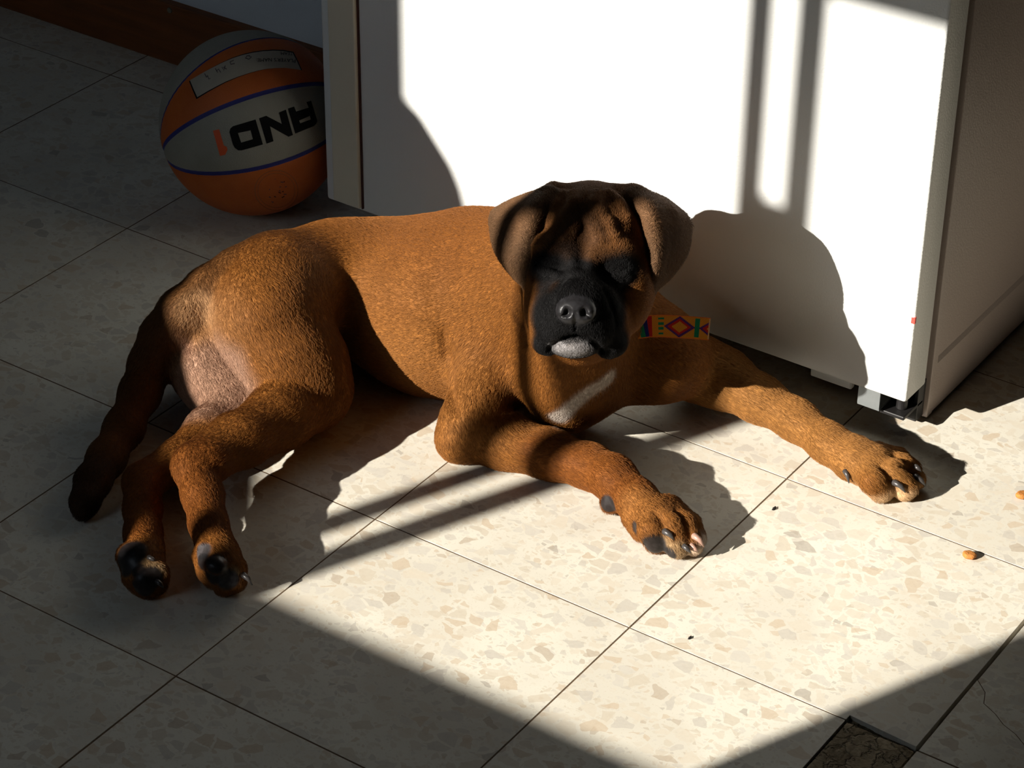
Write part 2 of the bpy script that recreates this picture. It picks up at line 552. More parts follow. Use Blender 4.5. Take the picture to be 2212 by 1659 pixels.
# vertical handle strip near the left edge
ha, hb, hc = GY(728, 440, FY), GY(784, 450, FY), GY(715, 0, FY)
bm = box_bm(ha[0], hb[0], FY - 0.007, FY + 0.001, hb[2] + 0.0015, FH - 0.05, 0.0022, 3)
handle = child_at(bm_obj('handle', bm, M_HANDLE), fridge)
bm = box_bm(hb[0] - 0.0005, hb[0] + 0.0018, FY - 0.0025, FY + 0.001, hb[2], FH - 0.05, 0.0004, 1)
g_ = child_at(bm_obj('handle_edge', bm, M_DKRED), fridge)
# a red nick and two dark specks on the door
c = GY(1967, 690, FY)
child_at(bm_obj('red_mark', box_bm(FX1 - 0.004, FX1 + 0.0002, FY - 0.0003, FY + 0.003, c[2] - 0.004, c[2] + 0.003, 0.0001, 1), simple_mat('red_paint', lin(220, 70, 60), 0.5)), fridge)

# ------------------------------------------------------------------ unseen blocker by the window, added to cast the rounded shadow on the fridge
AY = -2.08
prof = [(-0.05, 0.215), (0.20, 0.222), (0.30, 0.217), (0.335, 0.212), (0.353, 0.200), (0.366, 0.175), (0.377, 0.14), (0.388, 0.10), (0.402, 0.05), (0.425, -0.02), (0.47, -0.09), (0.535, -0.16), (0.60, -0.197), (0.66, -0.222), (0.715, -0.245), (0.74, -0.28), (0.75, -0.40)]
pts = [on_window(x - 0.008, z, AY) for x, z in prof]
pts += [(pts[-1][0], 0.0), (pts[0][0], 0.0)]
bm = bmesh.new()
a_ = [bm.verts.new((x, AY, z)) for x, z in pts]
f = bm.faces.new(a_)
e_ = bmesh.ops.extrude_face_region(bm, geom=[f])
for v_ in [q for q in e_['geom'] if isinstance(q, bmesh.types.BMVert)]:
    v_.co.y -= 0.10
blocker = bm_obj('sun_blocker', bm, simple_mat('blocker_grey', lin(96, 92, 88), 0.9, noise=0.1))
tag(blocker, 'tall grey shape added unseen by the window wall to cast the rounded shadow', 'blocker')

# ------------------------------------------------------------------ basketball
BC = np.array([0.0873, -0.165, 0.1100])
BR = 0.1098
ball = empty('basketball', (BC[0], BC[1], 0.0))
tag(ball, 'worn orange and grey basketball with blue channels beside the fridge', 'ball')


def on_ball(px, py, lift=0.0):
    d = ray(px, py)
    d = d / np.linalg.norm(d)
    oc = CAM - BC
    bq = oc @ d
    disc = max(bq * bq - (oc @ oc - BR * BR), 0.0)
    q = CAM + (-bq - math.sqrt(disc)) * d
    nrm = (q - BC) / np.linalg.norm(q - BC)
    return BC + nrm * (BR + lift)


def circle_plane(a, b2, c2):
    A, B, C_ = (on_ball(*q) - BC for q in (a, b2, c2))
    n_ = np.cross(B - A, C_ - A)
    n_ /= np.linalg.norm(n_)
    if n_ @ UP < 0:
        n_ = -n_
    return n_, float(n_ @ A)


g1 = circle_plane((364, 300), (520, 216), (684, 181))
g2 = circle_plane((384, 364), (500, 373), (684, 318))
g3 = circle_plane((356, 240), (430, 142), (560, 83))
M_BALL, nt, b = new_mat('ball_rubber')
h = NT(nt)
tc = h.n('ShaderNodeTexCoord').outputs['Object']
ds = []
for n_, d_ in (g1, g2, g3):
    dd = h.vmath('DOT_PRODUCT', tc, tuple(n_)).outputs['Value']
    ds.append(h.math('SUBTRACT', dd, d_))
gt = lambda v_: h.math('GREATER_THAN', v_, 0.0)
above1, above2, above3 = gt(ds[0]), gt(ds[1]), gt(ds[2])
orange_mid = h.math('MULTIPLY', above1, h.math('SUBTRACT', 1.0, above3))
orange_low = h.math('SUBTRACT', 1.0, above2)
orange = h.math('MAXIMUM', orange_mid, orange_low)
nz = h.n('ShaderNodeTexNoise', ins={'Vector': tc, 'Scale': 30.0, 'Detail': 6.0})
oc = h.mix(nz.outputs[0], lin(172, 78, 22), lin(204, 106, 40))
gc = h.mix(nz.outputs[0], lin(132, 130, 118), lin(158, 154, 140))
col = h.mix(orange, gc, oc)
wide = h.math('MINIMUM', h.math('ABSOLUTE', ds[0]), h.math('ABSOLUTE', ds[1]))
ch = h.math('MAXIMUM', h.math('LESS_THAN', wide, 0.0026), h.math('LESS_THAN', h.math('ABSOLUTE', ds[2]), 0.0013))
col = h.mix(ch, col, lin(38, 42, 112))
h.link(col, b.inputs['Base Color'])
b.inputs['Roughness'].default_value = 0.62
peb = h.n('ShaderNodeTexVoronoi', feature='F1', ins={'Vector': tc, 'Scale': 620.0})
bp = h.n('ShaderNodeBump', ins={'Strength': 0.5, 'Distance': 0.0006, 'Height': peb.outputs['Distance']})
bp.invert = True
h.link(bp.outputs[0], b.inputs['Normal'])
NU, NV = 320, 160
th = np.linspace(0, 2 * math.pi, NU, endpoint=False)
ph = np.linspace(0, math.pi, NV + 1)[1:-1]
X = np.stack([np.outer(np.sin(ph), np.cos(th)), np.outer(np.sin(ph), np.sin(th)), np.outer(np.cos(ph), np.ones(NU))], -1).reshape(-1, 3)
X = np.vstack([X, [[0, 0, 1]], [[0, 0, -1]]])
depth = np.zeros(len(X))
for (n_, d_), w_ in ((g1, 0.0030), (g2, 0.0030), (g3, 0.0016)):
    q = np.abs(X @ n_ * BR - d_)
    depth = np.maximum(depth, 0.0011 * np.clip(1 - (q / w_) ** 2, 0, 1))
X = X * (BR - depth)[:, None]
faces = []
for i in range(NV - 2):
    for j in range(NU):
        faces.append((i * NU + j, (i + 1) * NU + j, (i + 1) * NU + (j + 1) % NU, i * NU + (j + 1) % NU))
top, bot = len(X) - 2, len(X) - 1
for j in range(NU):
    faces.append((top, j, (j + 1) % NU))
    faces.append((bot, (NV - 2) * NU + (j + 1) % NU, (NV - 2) * NU + j))
cover = link_mesh('cover', X, faces, M_BALL, ball, smooth=True)
cover.location = (0, 0, BC[2])

M_INK = simple_mat('black_print', lin(9, 9, 10), 0.7, noise=0.4, nscale=90, spec=0.15)
M_ORI = simple_mat('orange_print', lin(210, 82, 30), 0.6)
M_PLATE = simple_mat('pale_print', lin(166, 158, 142), 0.6, noise=0.15, nscale=60)
M_PEN = simple_mat('faded_pen', lin(86, 76, 84), 0.7)


def decal(name, outlines, mat, lift, ox, oy, s, parent=ball):
    """flat print on the ball: outline with holes, traced on its surface"""
    cu = bpy.data.curves.new(name, 'CURVE')
    cu.dimensions = '2D'
    cu.fill_mode = 'BOTH'
    for ol in outlines:
        sp = cu.splines.new('POLY')
        sp.points.add(len(ol) - 1)
        for k, (a, c) in enumerate(ol):
            sp.points[k].co = (a, -c, 0, 1)
        sp.use_cyclic_u = True
    tmp = bpy.data.objects.new('tmp', cu)
    COL.objects.link(tmp)
    me0 = bpy.data.meshes.new_from_object(tmp.evaluated_get(bpy.context.evaluated_depsgraph_get()))
    bpy.data.objects.remove(tmp)
    bm_ = bmesh.new()
    bm_.from_mesh(me0)
    bmesh.ops.triangulate(bm_, faces=bm_.faces)
    for _ in range(6):
        lo = [e for e in bm_.edges if e.calc_length() > 40]
        if not lo:
            break
        bmesh.ops.subdivide_edges(bm_, edges=lo, cuts=1)
        bmesh.ops.triangulate(bm_, faces=bm_.faces)
    for v_ in bm_.verts:
        q = on_ball(ox + v_.co.x / s, oy - v_.co.y / s, lift)
        v_.co = Vector(q) - Vector((BC[0], BC[1], 0))
    return bm_obj(name, bm_, mat, parent)


L = 0.0004
decal('letter_a', [[(1435, 590), (1540, 555), (1575, 640), (1790, 575), (1750, 480), (1830, 455), (1935, 800), (1915, 850), (1880, 885), (1560, 1015)],
                   [(1625, 795), (1810, 712), (1825, 775), (1645, 840)]], M_INK, L, 440, 160, 7.9)
decal('letter_n', [[(945, 755), (1065, 712), (1330, 850), (1285, 655), (1400, 608), (1520, 1040), (1445, 1068), (1130, 890), (1190, 1145), (1075, 1185)]], M_INK, L, 440, 160, 7.9)
decal('letter_d', [[(885, 775), (1010, 1200), (650, 1300), (590, 1300), (530, 1255), (500, 1200), (440, 990), (455, 930), (500, 890)],
                   [(585, 1005), (800, 960), (840, 1110), (640, 1168)]], M_INK, L, 440, 160, 7.9)
decal('digit_one', [[(160, 965), (265, 940), (345, 1215), (395, 1240), (408, 1290), (370, 1375), (280, 1395)]], M_ORI, L, 440, 160, 7.9)
pl = [(80, 670), (240, 572), (400, 480), (600, 375), (800, 285), (980, 225), (1150, 185), (1320, 160), (1500, 148), (1670, 155), (1835, 185), (1912, 335), (1980, 490),
      (1840, 468), (1700, 452), (1550, 455), (1400, 468), (1250, 498), (1100, 540), (900, 608), (700, 690), (550, 768), (400, 850), (205, 968), (140, 820)]
cxm, cym = 1040, 480
decal('name_plate_border', [[(cxm + (a - cxm) * 1.012, cym + (c - cym) * 1.03) for a, c in pl]], M_INK, L * 0.8, 400, 90, 7.9)
plate = decal('name_plate', [[(cxm + (a - cxm) * 0.992, cym + (c - cym) * 0.965) for a, c in pl]], M_PLATE, L * 1.6, 400, 90, 7.9)


def ball_text(txt, px_right, py_right, px_left, py_left, height, bow=0.0):
    """upside-down printed words on the plate, from their first letter (right) to the last (left)"""
    cu = bpy.data.curves.new('txt', 'FONT')
    cu.body = txt
    cu.size = 1.0
    cu.resolution_u = 3
    tmp = bpy.data.objects.new('tmp', cu)
    COL.objects.link(tmp)
    me0 = bpy.data.meshes.new_from_object(tmp.evaluated_get(bpy.context.evaluated_depsgraph_get()))
    bpy.data.objects.remove(tmp)
    bm_ = bmesh.new()
    bm_.from_mesh(me0)
    w = max(v_.co.x for v_ in bm_.verts)
    for v_ in bm_.verts:
        t_ = v_.co.x / w
        qx = px_right + (px_left - px_right) * t_
        qy = py_right + (py_left - py_right) * t_ - bow * 4 * t_ * (1 - t_) + v_.co.y * height
        v_.co = Vector(on_ball(qx, qy, L * 2.4)) - Vector((BC[0], BC[1], 0))
    o = bm_obj('printed_words', bm_, M_INK, plate)
    return o


ball_text("PLAYER'S NAME:", 638.5, 129.5, 553.5, 128.0, 10.5, 2.0)
ball_text("TEAM:", 632, 114.5, 604, 113.0, 9.0)


def pen(pts_, w=0.00045):
    q = [on_ball(a, c, L * 2.2) - np.array([BC[0], BC[1], 0]) for a, c in pts_]
    tube('pen_stroke', q, w, M_PEN, plate, seg=6)


pen([(443, 160), (447, 168), (449, 164), (452, 172), (455, 170)])
pen([(466, 149), (471, 158), (468, 154), (473, 150), (477, 157)])
pen([(480, 146), (484, 153), (487, 143), (484, 147), (490, 150)])
pen([(505, 131), (497, 135), (499, 140), (507, 138)])
pen([(540, 121), (533, 122), (531, 127), (538, 129), (543, 124), (538, 123)])
# worn round seal low on the ball
for rr, w_ in ((43, 0.0004), (37, 0.0003)):
    q = []
    for k in range(49):
        a = 2 * math.pi * k / 48
        q.append(on_ball(597 + rr * math.cos(a) * 1.08, 411 + rr * math.sin(a), 0.0002) - np.array([BC[0], BC[1], 0]))
    tube('seal_ring', q, w_, simple_mat('faded_seal', lin(150, 92, 52), 0.7), ball, seg=6, caps=False)
rs = np.random.RandomState(8)
for k in range(14):
    a, rr = rs.rand() * 6.28, 6 + rs.rand() * 20
    px_, py_ = 597 + rr * math.cos(a), 411 + rr * math.sin(a)
    q = [on_ball(px_ + t_ * rs.uniform(-5, 5), py_ + t_ * rs.uniform(-3, 3), 0.0002) - np.array([BC[0], BC[1], 0]) for t_ in (0, 0.5, 1)]
    tube('seal_mark', q, 0.0005, M_INK if k % 3 == 0 else M_PEN, ball, seg=5)

# ------------------------------------------------------------------ kibble and crumbs
M_KIB = simple_mat('kibble', lin(176, 112, 48), 0.7, noise=0.35, nscale=400, bump=0.6, bscale=900)


def kibble(px, py, lab, rz):
    c = G(px, py, 0.003)
    bm_ = bmesh.new()
    bmesh.ops.create_uvsphere(bm_, u_segments=28, v_segments=16, radius=1.0)
    rs_ = np.random.RandomState(int(px))
    for v_ in bm_.verts:
        x, y, z = v_.co
        rr = math.sqrt(x * x + y * y)
        dim = 0.22 * math.exp(-(rr / 0.5) ** 2) * (1 if z > 0 else 0)
        nz_ = 0.04 * math.sin(7 * x + 3 * y) + 0.03 * math.sin(11 * y + 5 * z)
        v_.co = Vector((x * 0.0070 * (1 + nz_), y * 0.0055 * (1 + nz_), (math.copysign(abs(z) ** 0.75, z) - dim) * 0.0035))
    o = bm_obj('kibble', bm_, M_KIB, smooth=True)
    o.location = (c[0], c[1], 0.0033)
    o.rotation_euler = (0, 0, rz)
    return tag(o, lab, 'kibble', 'kibbles dropped on the floor')


kibble(2094, 1199, 'brown kibble lying on a joint between two floor tiles', 0.3)
kibble(2208, 1069, 'brown kibble on the sunlit tile level with the stretched paw', 1.1)
M_CRUMB = simple_mat('dark_crumb', lin(30, 24, 20), 0.9)
for px, py, r_, lab in ((1672, 1098, 0.0022, 'dark crumb beside a tile joint between the front paws'), (1490, 1377, 0.0018, 'dark speck in the open sunlit tile past the near front paw')):
    c = G(px, py, 0.001)
    bm_ = bmesh.new()
    bmesh.ops.create_icosphere(bm_, subdivisions=2, radius=1.0)
    for v_ in bm_.verts:
        k = 1 + 0.3 * math.sin(5 * v_.co.x + 2) + 0.25 * math.cos(7 * v_.co.y)
        v_.co = Vector((v_.co.x * r_ * k * 0.8, v_.co.y * r_ * k * 1.3, v_.co.z * r_ * 0.5))
    o = bm_obj('crumb', bm_, M_CRUMB, smooth=True)
    o.location = (c[0], c[1], r_ * 0.45)
    tag(o, lab, 'crumb', 'crumbs on the floor')
ca = G(482, 1105, 0.001)
bm_ = box_bm(-0.004, 0.004, -0.0007, 0.0007, 0, 0.0008, 0.0002, 1)
o = bm_obj('splinter', bm_, M_CRUMB)
o.location = (ca[0], ca[1], 0)
o.rotation_euler = (0, 0, 0.5)
tag(o, 'thin dark splinter on the tile beside the hind paws', 'splinter')

# ------------------------------------------------------------------ dog: one continuous body grown from a smooth distance field
def axis_steps(lo, hi, zones, coarse=0.0024):
    """grid lines from lo to hi, finer inside the zones (a, b, step)"""
    out = [lo]
    while out[-1] < hi:
        x = out[-1]
        st_ = coarse
        for a, b_, s_ in zones:
            if a <= x < b_:
                st_ = min(st_, s_)
        out.append(x + st_)
    return np.array(out, np.float32)


GXS = axis_steps(0.235, 1.06, [(0.60, 0.82, 0.0015), (0.82, 1.06, 0.0020)])
GYS = axis_steps(-0.885, -0.185, [(-0.54, -0.29, 0.0015)])
GZS = axis_steps(-0.006, 0.325, [(0.175, 0.325, 0.0015)])
FLD = np.full((len(GXS), len(GYS), len(GZS)), 0.05, np.float32)
BONES = []          # (a, b, radius) for the lie of the coat


def _box(lo, hi):
    i0 = [max(0, int(np.searchsorted(g, l)) - 1) for g, l in zip((GXS, GYS, GZS), lo)]
    i1 = [min(len(g), int(np.searchsorted(g, q)) + 1) for g, q in zip((GXS, GYS, GZS), hi)]
    if any(b_ <= a for a, b_ in zip(i0, i1)):
        return None
    sl = tuple(slice(a, b_) for a, b_ in zip(i0, i1))
    return sl, GXS[sl[0]][:, None, None], GYS[sl[1]][None, :, None], GZS[sl[2]][None, None, :]


def _union(sl, d, k):
    f = FLD[sl]
    if k > 0:
        hh = np.maximum(k - np.abs(f - d), 0) / k
        FLD[sl] = np.minimum(f, d) - hh * hh * k * 0.25
    else:
        FLD[sl] = np.minimum(f, d)


def _carve(sl, d, k):
    f = FLD[sl]
    d = -d
    if k > 0:
        hh = np.maximum(k - np.abs(f - d), 0) / k
        FLD[sl] = np.maximum(f, d) + hh * hh * k * 0.25
    else:
        FLD[sl] = np.maximum(f, d)


def cone(a, ra, b_, rb, k=0.01, op='u', flat=None):
    a, b_ = np.asarray(a, np.float64), np.asarray(b_, np.float64)
    R_ = max(ra, rb) + k + 0.014
    bx_ = _box(np.minimum(a, b_) - R_, np.maximum(a, b_) + R_)
    if bx_ is None:
        return
    sl, x, y, z = bx_
    ab = b_ - a
    L2 = ab @ ab + 1e-12
    t_ = np.clip(((x - a[0]) * ab[0] + (y - a[1]) * ab[1] + (z - a[2]) * ab[2]) / L2, 0, 1)
    d = np.sqrt((x - a[0] - t_ * ab[0]) ** 2 + (y - a[1] - t_ * ab[1]) ** 2 + (z - a[2] - t_ * ab[2]) ** 2) - (ra + t_ * (rb - ra))
    (_union if op == 'u' else _carve)(sl, d.astype(np.float32), k)
    if op == 'u':
        BONES.append((a, b_, max(ra, rb)))


def ell(c, rad, axes=None, k=0.01, op='u', lie=None):
    c = np.asarray(c, np.float64)
    rx, ry, rz = rad
    A = np.eye(3) if axes is None else np.array(axes, float)     # rows = axes
    R_ = max(rad) + k + 0.014
    bx_ = _box(c - R_, c + R_)
    if bx_ is None:
        return
    sl, x, y, z = bx_
    u_ = ((x - c[0]) * A[0, 0] + (y - c[1]) * A[0, 1] + (z - c[2]) * A[0, 2]) / rx
    v_ = ((x - c[0]) * A[1, 0] + (y - c[1]) * A[1, 1] + (z - c[2]) * A[1, 2]) / ry
    w_ = ((x - c[0]) * A[2, 0] + (y - c[1]) * A[2, 1] + (z - c[2]) * A[2, 2]) / rz
    k0 = np.sqrt(u_ * u_ + v_ * v_ + w_ * w_)
    k1 = np.sqrt((u_ / rx) ** 2 + (v_ / ry) ** 2 + (w_ / rz) ** 2) + 1e-9
    d = k0 * (k0 - 1.0) / k1
    (_union if op == 'u' else _carve)(sl, d.astype(np.float32), k)
    if op == 'u' and lie is not None:
        lie = np.asarray(lie, float)
        BONES.append((c - lie * max(rad) * 0.6, c + lie * max(rad) * 0.6, max(rad)))


def chain(pts_, k=0.01, **kw):
    for (a, ra), (b_, rb) in zip(pts_[:-1], pts_[1:]):
        cone(a, ra, b_, rb, k, **kw)


def tri_sheet(grid, th_, k):
    """thin curved flap given as a grid of points, thickness 2*th_"""
    n0, n1 = grid.shape[:2]
    lo_, hi_ = grid.reshape(-1, 3).min(0) - 0.02, grid.reshape(-1, 3).max(0) + 0.02
    SL = _box(lo_, hi_)[0]
    acc = np.full(FLD[SL].shape, 0.05, np.float32)
    o_ = [q.start for q in SL]
    for i in range(n0 - 1):
        for j in range(n1 - 1):
            q = [grid[i, j], grid[i + 1, j], grid[i + 1, j + 1], grid[i, j + 1]]
            for a, b_, c in ((q[0], q[1], q[2]), (q[0], q[2], q[3])):
                if np.linalg.norm(np.cross(b_ - a, c - a)) < 1e-10:
                    continue
                m_ = th_[i] + k + 0.006
                sl, x, y, z = _box(np.min([a, b_, c], 0) - m_, np.max([a, b_, c], 0) + m_)
                shp = np.broadcast_shapes(x.shape, y.shape, z.shape)
                Pp = np.stack([np.broadcast_to(x, shp), np.broadcast_to(y, shp), np.broadcast_to(z, shp)], -1).astype(np.float64)
                ba, cb, ac = b_ - a, c - b_, a - c
                nr = np.cross(ba, ac)
                pa, pb, pc = Pp - a, Pp - b_, Pp - c
                s_ = (np.sign(pa @ np.cross(ba, nr)) + np.sign(pb @ np.cross(cb, nr)) + np.sign(pc @ np.cross(ac, nr)))

                def seg(e, pp):
                    t_ = np.clip((pp @ e) / (e @ e + 1e-15), 0, 1)
                    return ((e * t_[..., None] - pp) ** 2).sum(-1)
                de = np.minimum(np.minimum(seg(ba, pa), seg(cb, pb)), seg(ac, pc))
                dn = (pa @ nr) ** 2 / (nr @ nr)
                d = np.sqrt(np.where(s_ < 2, de, dn)) - th_[i]
                ls = tuple(slice(max(q_.start - o, 0), q_.stop - o) for q_, o in zip(sl, o_))
                acc[ls] = np.minimum(acc[ls], d.astype(np.float32)[tuple(slice(0, n_) for n_ in acc[ls].shape)])
    _union(SL, acc, k)


def refine(grid, m):
    """Catmull-Rom refinement of a point grid along both axes"""
    def cr(Pn):
        n_ = len(Pn)
        out = []
        for i in range(n_ - 1):
            p0 = Pn[max(i - 1, 0)]
            p1, p2 = Pn[i], Pn[i + 1]
            p3 = Pn[min(i + 2, n_ - 1)]
            for s_ in range(m):
                t_ = s_ / m
                out.append(0.5 * ((2 * p1) + (-p0 + p2) * t_ + (2 * p0 - 5 * p1 + 4 * p2 - p3) * t_ ** 2 + (-p0 + 3 * p1 - 3 * p2 + p3) * t_ ** 3))
        out.append(Pn[-1])
        return np.array(out)
    g_ = cr(grid)
    return cr(g_.transpose(1, 0, 2)).transpose(1, 0, 2)


def unit(v_):
    v_ = np.asarray(v_, float)
    return v_ / np.linalg.norm(v_)


HX, HZ, HY = RT, UP, -FW            # head axes: to the viewer's right, up, towards the viewer
HA = np.array([HX, HZ, HY])

# ---- trunk (chains run the way the coat lies: from the head backwards)
SP = [(G(1090, 660, 0.096), 0.088), (G(985, 655, 0.090), 0.0865), (G(885, 648, 0.078), 0.083), (G(790, 618, 0.078), 0.065), (G(705, 602, 0.090), 0.052), (G(610, 622, 0.105), 0.049)]
chain(SP, 0.03)
cone(G(745, 572, 0.122), 0.032, G(625, 592, 0.130), 0.034, 0.045)
# ribs resting on the floor
cone(G(1080, 745, 0.060), 0.058, G(930, 740, 0.054), 0.052, 0.03)
# brisket and forechest
cone(G(1215, 848, 0.046), 0.036, G(1110, 770, 0.062), 0.054, 0.03)
cone(G(1222, 850, 0.046), 0.034, G(1390, 778, 0.078), 0.036, 0.03)
ell(G(1240, 785, 0.086), (0.049, 0.049, 0.049), None, 0.03, lie=(0.2, -0.3, -0.9))
# neck
cone(P(1285, 560, -0.035), 0.056, G(1150, 640, 0.135), 0.075, 0.03)
cone(P(1250, 640, -0.025), 0.046, G(1235, 780, 0.10), 0.054, 0.03)
# withers towards the neck on the near side
cone(G(1120, 560, 0.170), 0.048, G(1020, 560, 0.145), 0.044, 0.04)
ell(P(1272, 505, -0.062), (0.050, 0.048, 0.052), HA, 0.02, lie=-HY)
# ---- near (right) shoulder and foreleg
SHR = G(1080, 720, 0.092)
cone(G(1045, 570, 0.140), 0.042, SHR, 0.042, 0.03)
cone(SHR, 0.040, G(1022, 910, 0.040), 0.031, 0.02)
chain([(G(1012, 922, 0.032), 0.029), (G(992, 950, 0.022), 0.0240)], 0.012)
chain([(G(1012, 936, 0.024), 0.029), (G(1095, 956, 0.0225), 0.0275), (G(1190, 983, 0.0225), 0.0240), (G(1275, 1008, 0.0245), 0.0210), (G(1325, 1033, 0.029), 0.0210), (G(1375, 1080, 0.026), 0.0190), (G(1415, 1122, 0.024), 0.021)], 0.012)
# ---- far (left) shoulder and foreleg
SHL = G(1425, 765, 0.086)
cone(G(1345, 690, 0.125), 0.045, SHL, 0.042, 0.03)
cone(SHL, 0.042, G(1505, 797, 0.050), 0.033, 0.025)
chain([(G(1490, 788, 0.046), 0.034), (G(1560, 818, 0.046), 0.030), (G(1640, 862, 0.040), 0.023), (G(1720, 908, 0.034), 0.0195), (G(1790, 958, 0.031), 0.0185), (G(1845, 990, 0.027), 0.020), (G(1880, 1005, 0.024), 0.022)], 0.012)
# ---- pelvis, thighs and hind legs
HIP = G(588, 655, 0.108)
ell(HIP, (0.060, 0.057, 0.058), None, 0.035, lie=(0.3, -0.6, -0.6))
cone(G(580, 690, 0.110), 0.052, G(650, 795, 0.066), 0.047, 0.025)
cone(G(525, 668, 0.100), 0.040, G(612, 788, 0.074), 0.044, 0.020)
cone(G(648, 795, 0.062), 0.046, G(675, 845, 0.046), 0.039, 0.02)
chain([(G(672, 848, 0.044), 0.039), (G(605, 898, 0.048), 0.034), (G(525, 950, 0.053), 0.0265), (G(450, 997, 0.056), 0.0205), (G(420, 1008, 0.055), 0.0200)], 0.010)
cone(G(490, 925, 0.060), 0.012, G(410, 990, 0.058), 0.012, 0.012)
chain([(G(420, 1010, 0.054), 0.0200), (G(438, 1070, 0.045), 0.0190), (G(450, 1130, 0.036), 0.0175), (G(467, 1185, 0.029), 0.0190)], 0.008)
# far hind leg, underneath
ell(G(452, 770, 0.052), (0.042, 0.040, 0.042), None, 0.006, lie=(0.3, -0.7, -0.5))
cone(G(450, 800, 0.044), 0.040, G(505, 880, 0.030), 0.036, 0.006)
chain([(G(520, 890, 0.030), 0.032), (G(455, 935, 0.030), 0.0255), (G(385, 995, 0.029), 0.0195), (G(310, 1040, 0.028), 0.0190)], 0.010)
chain([(G(308, 1045, 0.028), 0.0190), (G(308, 1100, 0.027), 0.0175), (G(309, 1150, 0.027), 0.0170), (G(311, 1185, 0.026), 0.0195)], 0.008)
# light fold under the tail
ell(G(432, 692, 0.090), (0.024, 0.022, 0.028), None, 0.014)
ell(G(392, 735, 0.080), (0.011, 0.010, 0.012), None, 0.006)
# ---- tail
TAIL = [(G(575, 565, 0.135), 0.022), (G(510, 592, 0.130), 0.0215), (G(450, 625, 0.120), 0.0205), (G(390, 672, 0.104), 0.0200), (G(350, 725, 0.078), 0.0195), (G(325, 785, 0.050), 0.0190), (G(302, 850, 0.034), 0.0185), (G(268, 925, 0.026), 0.0175), (G(230, 990, 0.022), 0.0165), (G(200, 1040, 0.019), 0.0150), (G(183, 1085, 0.015), 0.0115), (G(177, 1108, 0.011), 0.0070)]
chain(TAIL, 0.016)


# ---- paws: toes with knuckle and tip, pads below


def toe(base, knuckle, tip, r0, r1, r2, k=0.0035):
    chain([(base, r0), (knuckle, r1), (tip, r2)], k)


# near front paw (points to the right and towards the viewer)
ell(G(1425, 1125, 0.024), (0.024, 0.026, 0.018), None, 0.008)
toe(G(1400, 1105, 0.026), G(1405, 1145, 0.026), G(1418, 1168, 0.014), 0.013, 0.0125, 0.0125)
toe(G(1425, 1098, 0.028), G(1448, 1135, 0.030), G(1462, 1180, 0.013), 0.013, 0.0125, 0.0125)
toe(G(1440, 1095, 0.028), G(1475, 1132, 0.027), G(1497, 1178, 0.012), 0.012, 0.0115, 0.0105)
toe(G(1450, 1095, 0.025), G(1492, 1130, 0.020), G(1510, 1165, 0.010), 0.011, 0.0095, 0.0080)
ell(G(1318, 1085, 0.016), (0.010, 0.010, 0.012), None, 0.006)            # carpal pad
cone(G(1365, 1120, 0.018), 0.010, G(1385, 1150, 0.010), 0.0095, 0.006)
# far front paw
ell(G(1885, 1010, 0.024), (0.026, 0.024, 0.018), None, 0.008)
toe(G(1862, 1010, 0.026), G(1885, 1038, 0.026), G(1905, 1060, 0.013), 0.013, 0.0130, 0.0125)
toe(G(1885, 1000, 0.028), G(1928, 1020, 0.029), G(1955, 1055, 0.014), 0.013, 0.0130, 0.0130)
toe(G(1895, 988, 0.028), G(1945, 1005, 0.027), G(1975, 1035, 0.014), 0.012, 0.0115, 0.0110)
toe(G(1895, 978, 0.025), G(1940, 988, 0.020), G(1972, 1012, 0.010), 0.011, 0.0095, 0.0085)
toe(G(1815, 1000, 0.026), G(1822, 1012, 0.020), G(1828, 1022, 0.014), 0.008, 0.0075, 0.006)
# upper hind paw, sole turned to the viewer
ell(G(472, 1208, 0.028), (0.022, 0.022, 0.020), None, 0.008)
toe(G(470, 1195, 0.030), G(500, 1228, 0.026), G(505, 1252, 0.015), 0.013, 0.0135, 0.0125)
toe(G(455, 1205, 0.026), G(478, 1240, 0.022), G(485, 1262, 0.012), 0.012, 0.0125, 0.0115)
toe(G(440, 1200, 0.024), G(452, 1232, 0.019), G(462, 1250, 0.010), 0.011, 0.0110, 0.0100)
ell(G(466, 1222, 0.036), (0.012, 0.010, 0.009), None, 0.004)
ell(G(438, 1188, 0.036), (0.0065, 0.0065, 0.010), None, 0.004)
# lower hind paw
ell(G(308, 1212, 0.026), (0.020, 0.022, 0.019), None, 0.008)
toe(G(318, 1205, 0.028), G(335, 1240, 0.024), G(336, 1258, 0.014), 0.013, 0.0125, 0.0120)
toe(G(300, 1212, 0.024), G(315, 1250, 0.022), G(318, 1266, 0.012), 0.012, 0.0130, 0.0120)
toe(G(285, 1208, 0.022), G(290, 1245, 0.018), G(300, 1262, 0.010), 0.011, 0.0110, 0.0100)
ell(G(278, 1200, 0.030), (0.012, 0.012, 0.012), None, 0.005)

# ---- head
def field_at(q):
    i = [int(np.clip(np.searchsorted(g, v_) - 1, 0, len(g) - 2)) for g, v_ in zip((GXS, GYS, GZS), q)]
    t_ = [float((v_ - g[k]) / (g[k + 1] - g[k])) for g, v_, k in zip((GXS, GYS, GZS), q, i)]
    c = FLD[i[0]:i[0] + 2, i[1]:i[1] + 2, i[2]:i[2] + 2]
    c = c[0] * (1 - t_[0]) + c[1] * t_[0]
    c = c[0] * (1 - t_[1]) + c[1] * t_[1]
    return float(c[0] * (1 - t_[2]) + c[1] * t_[2])


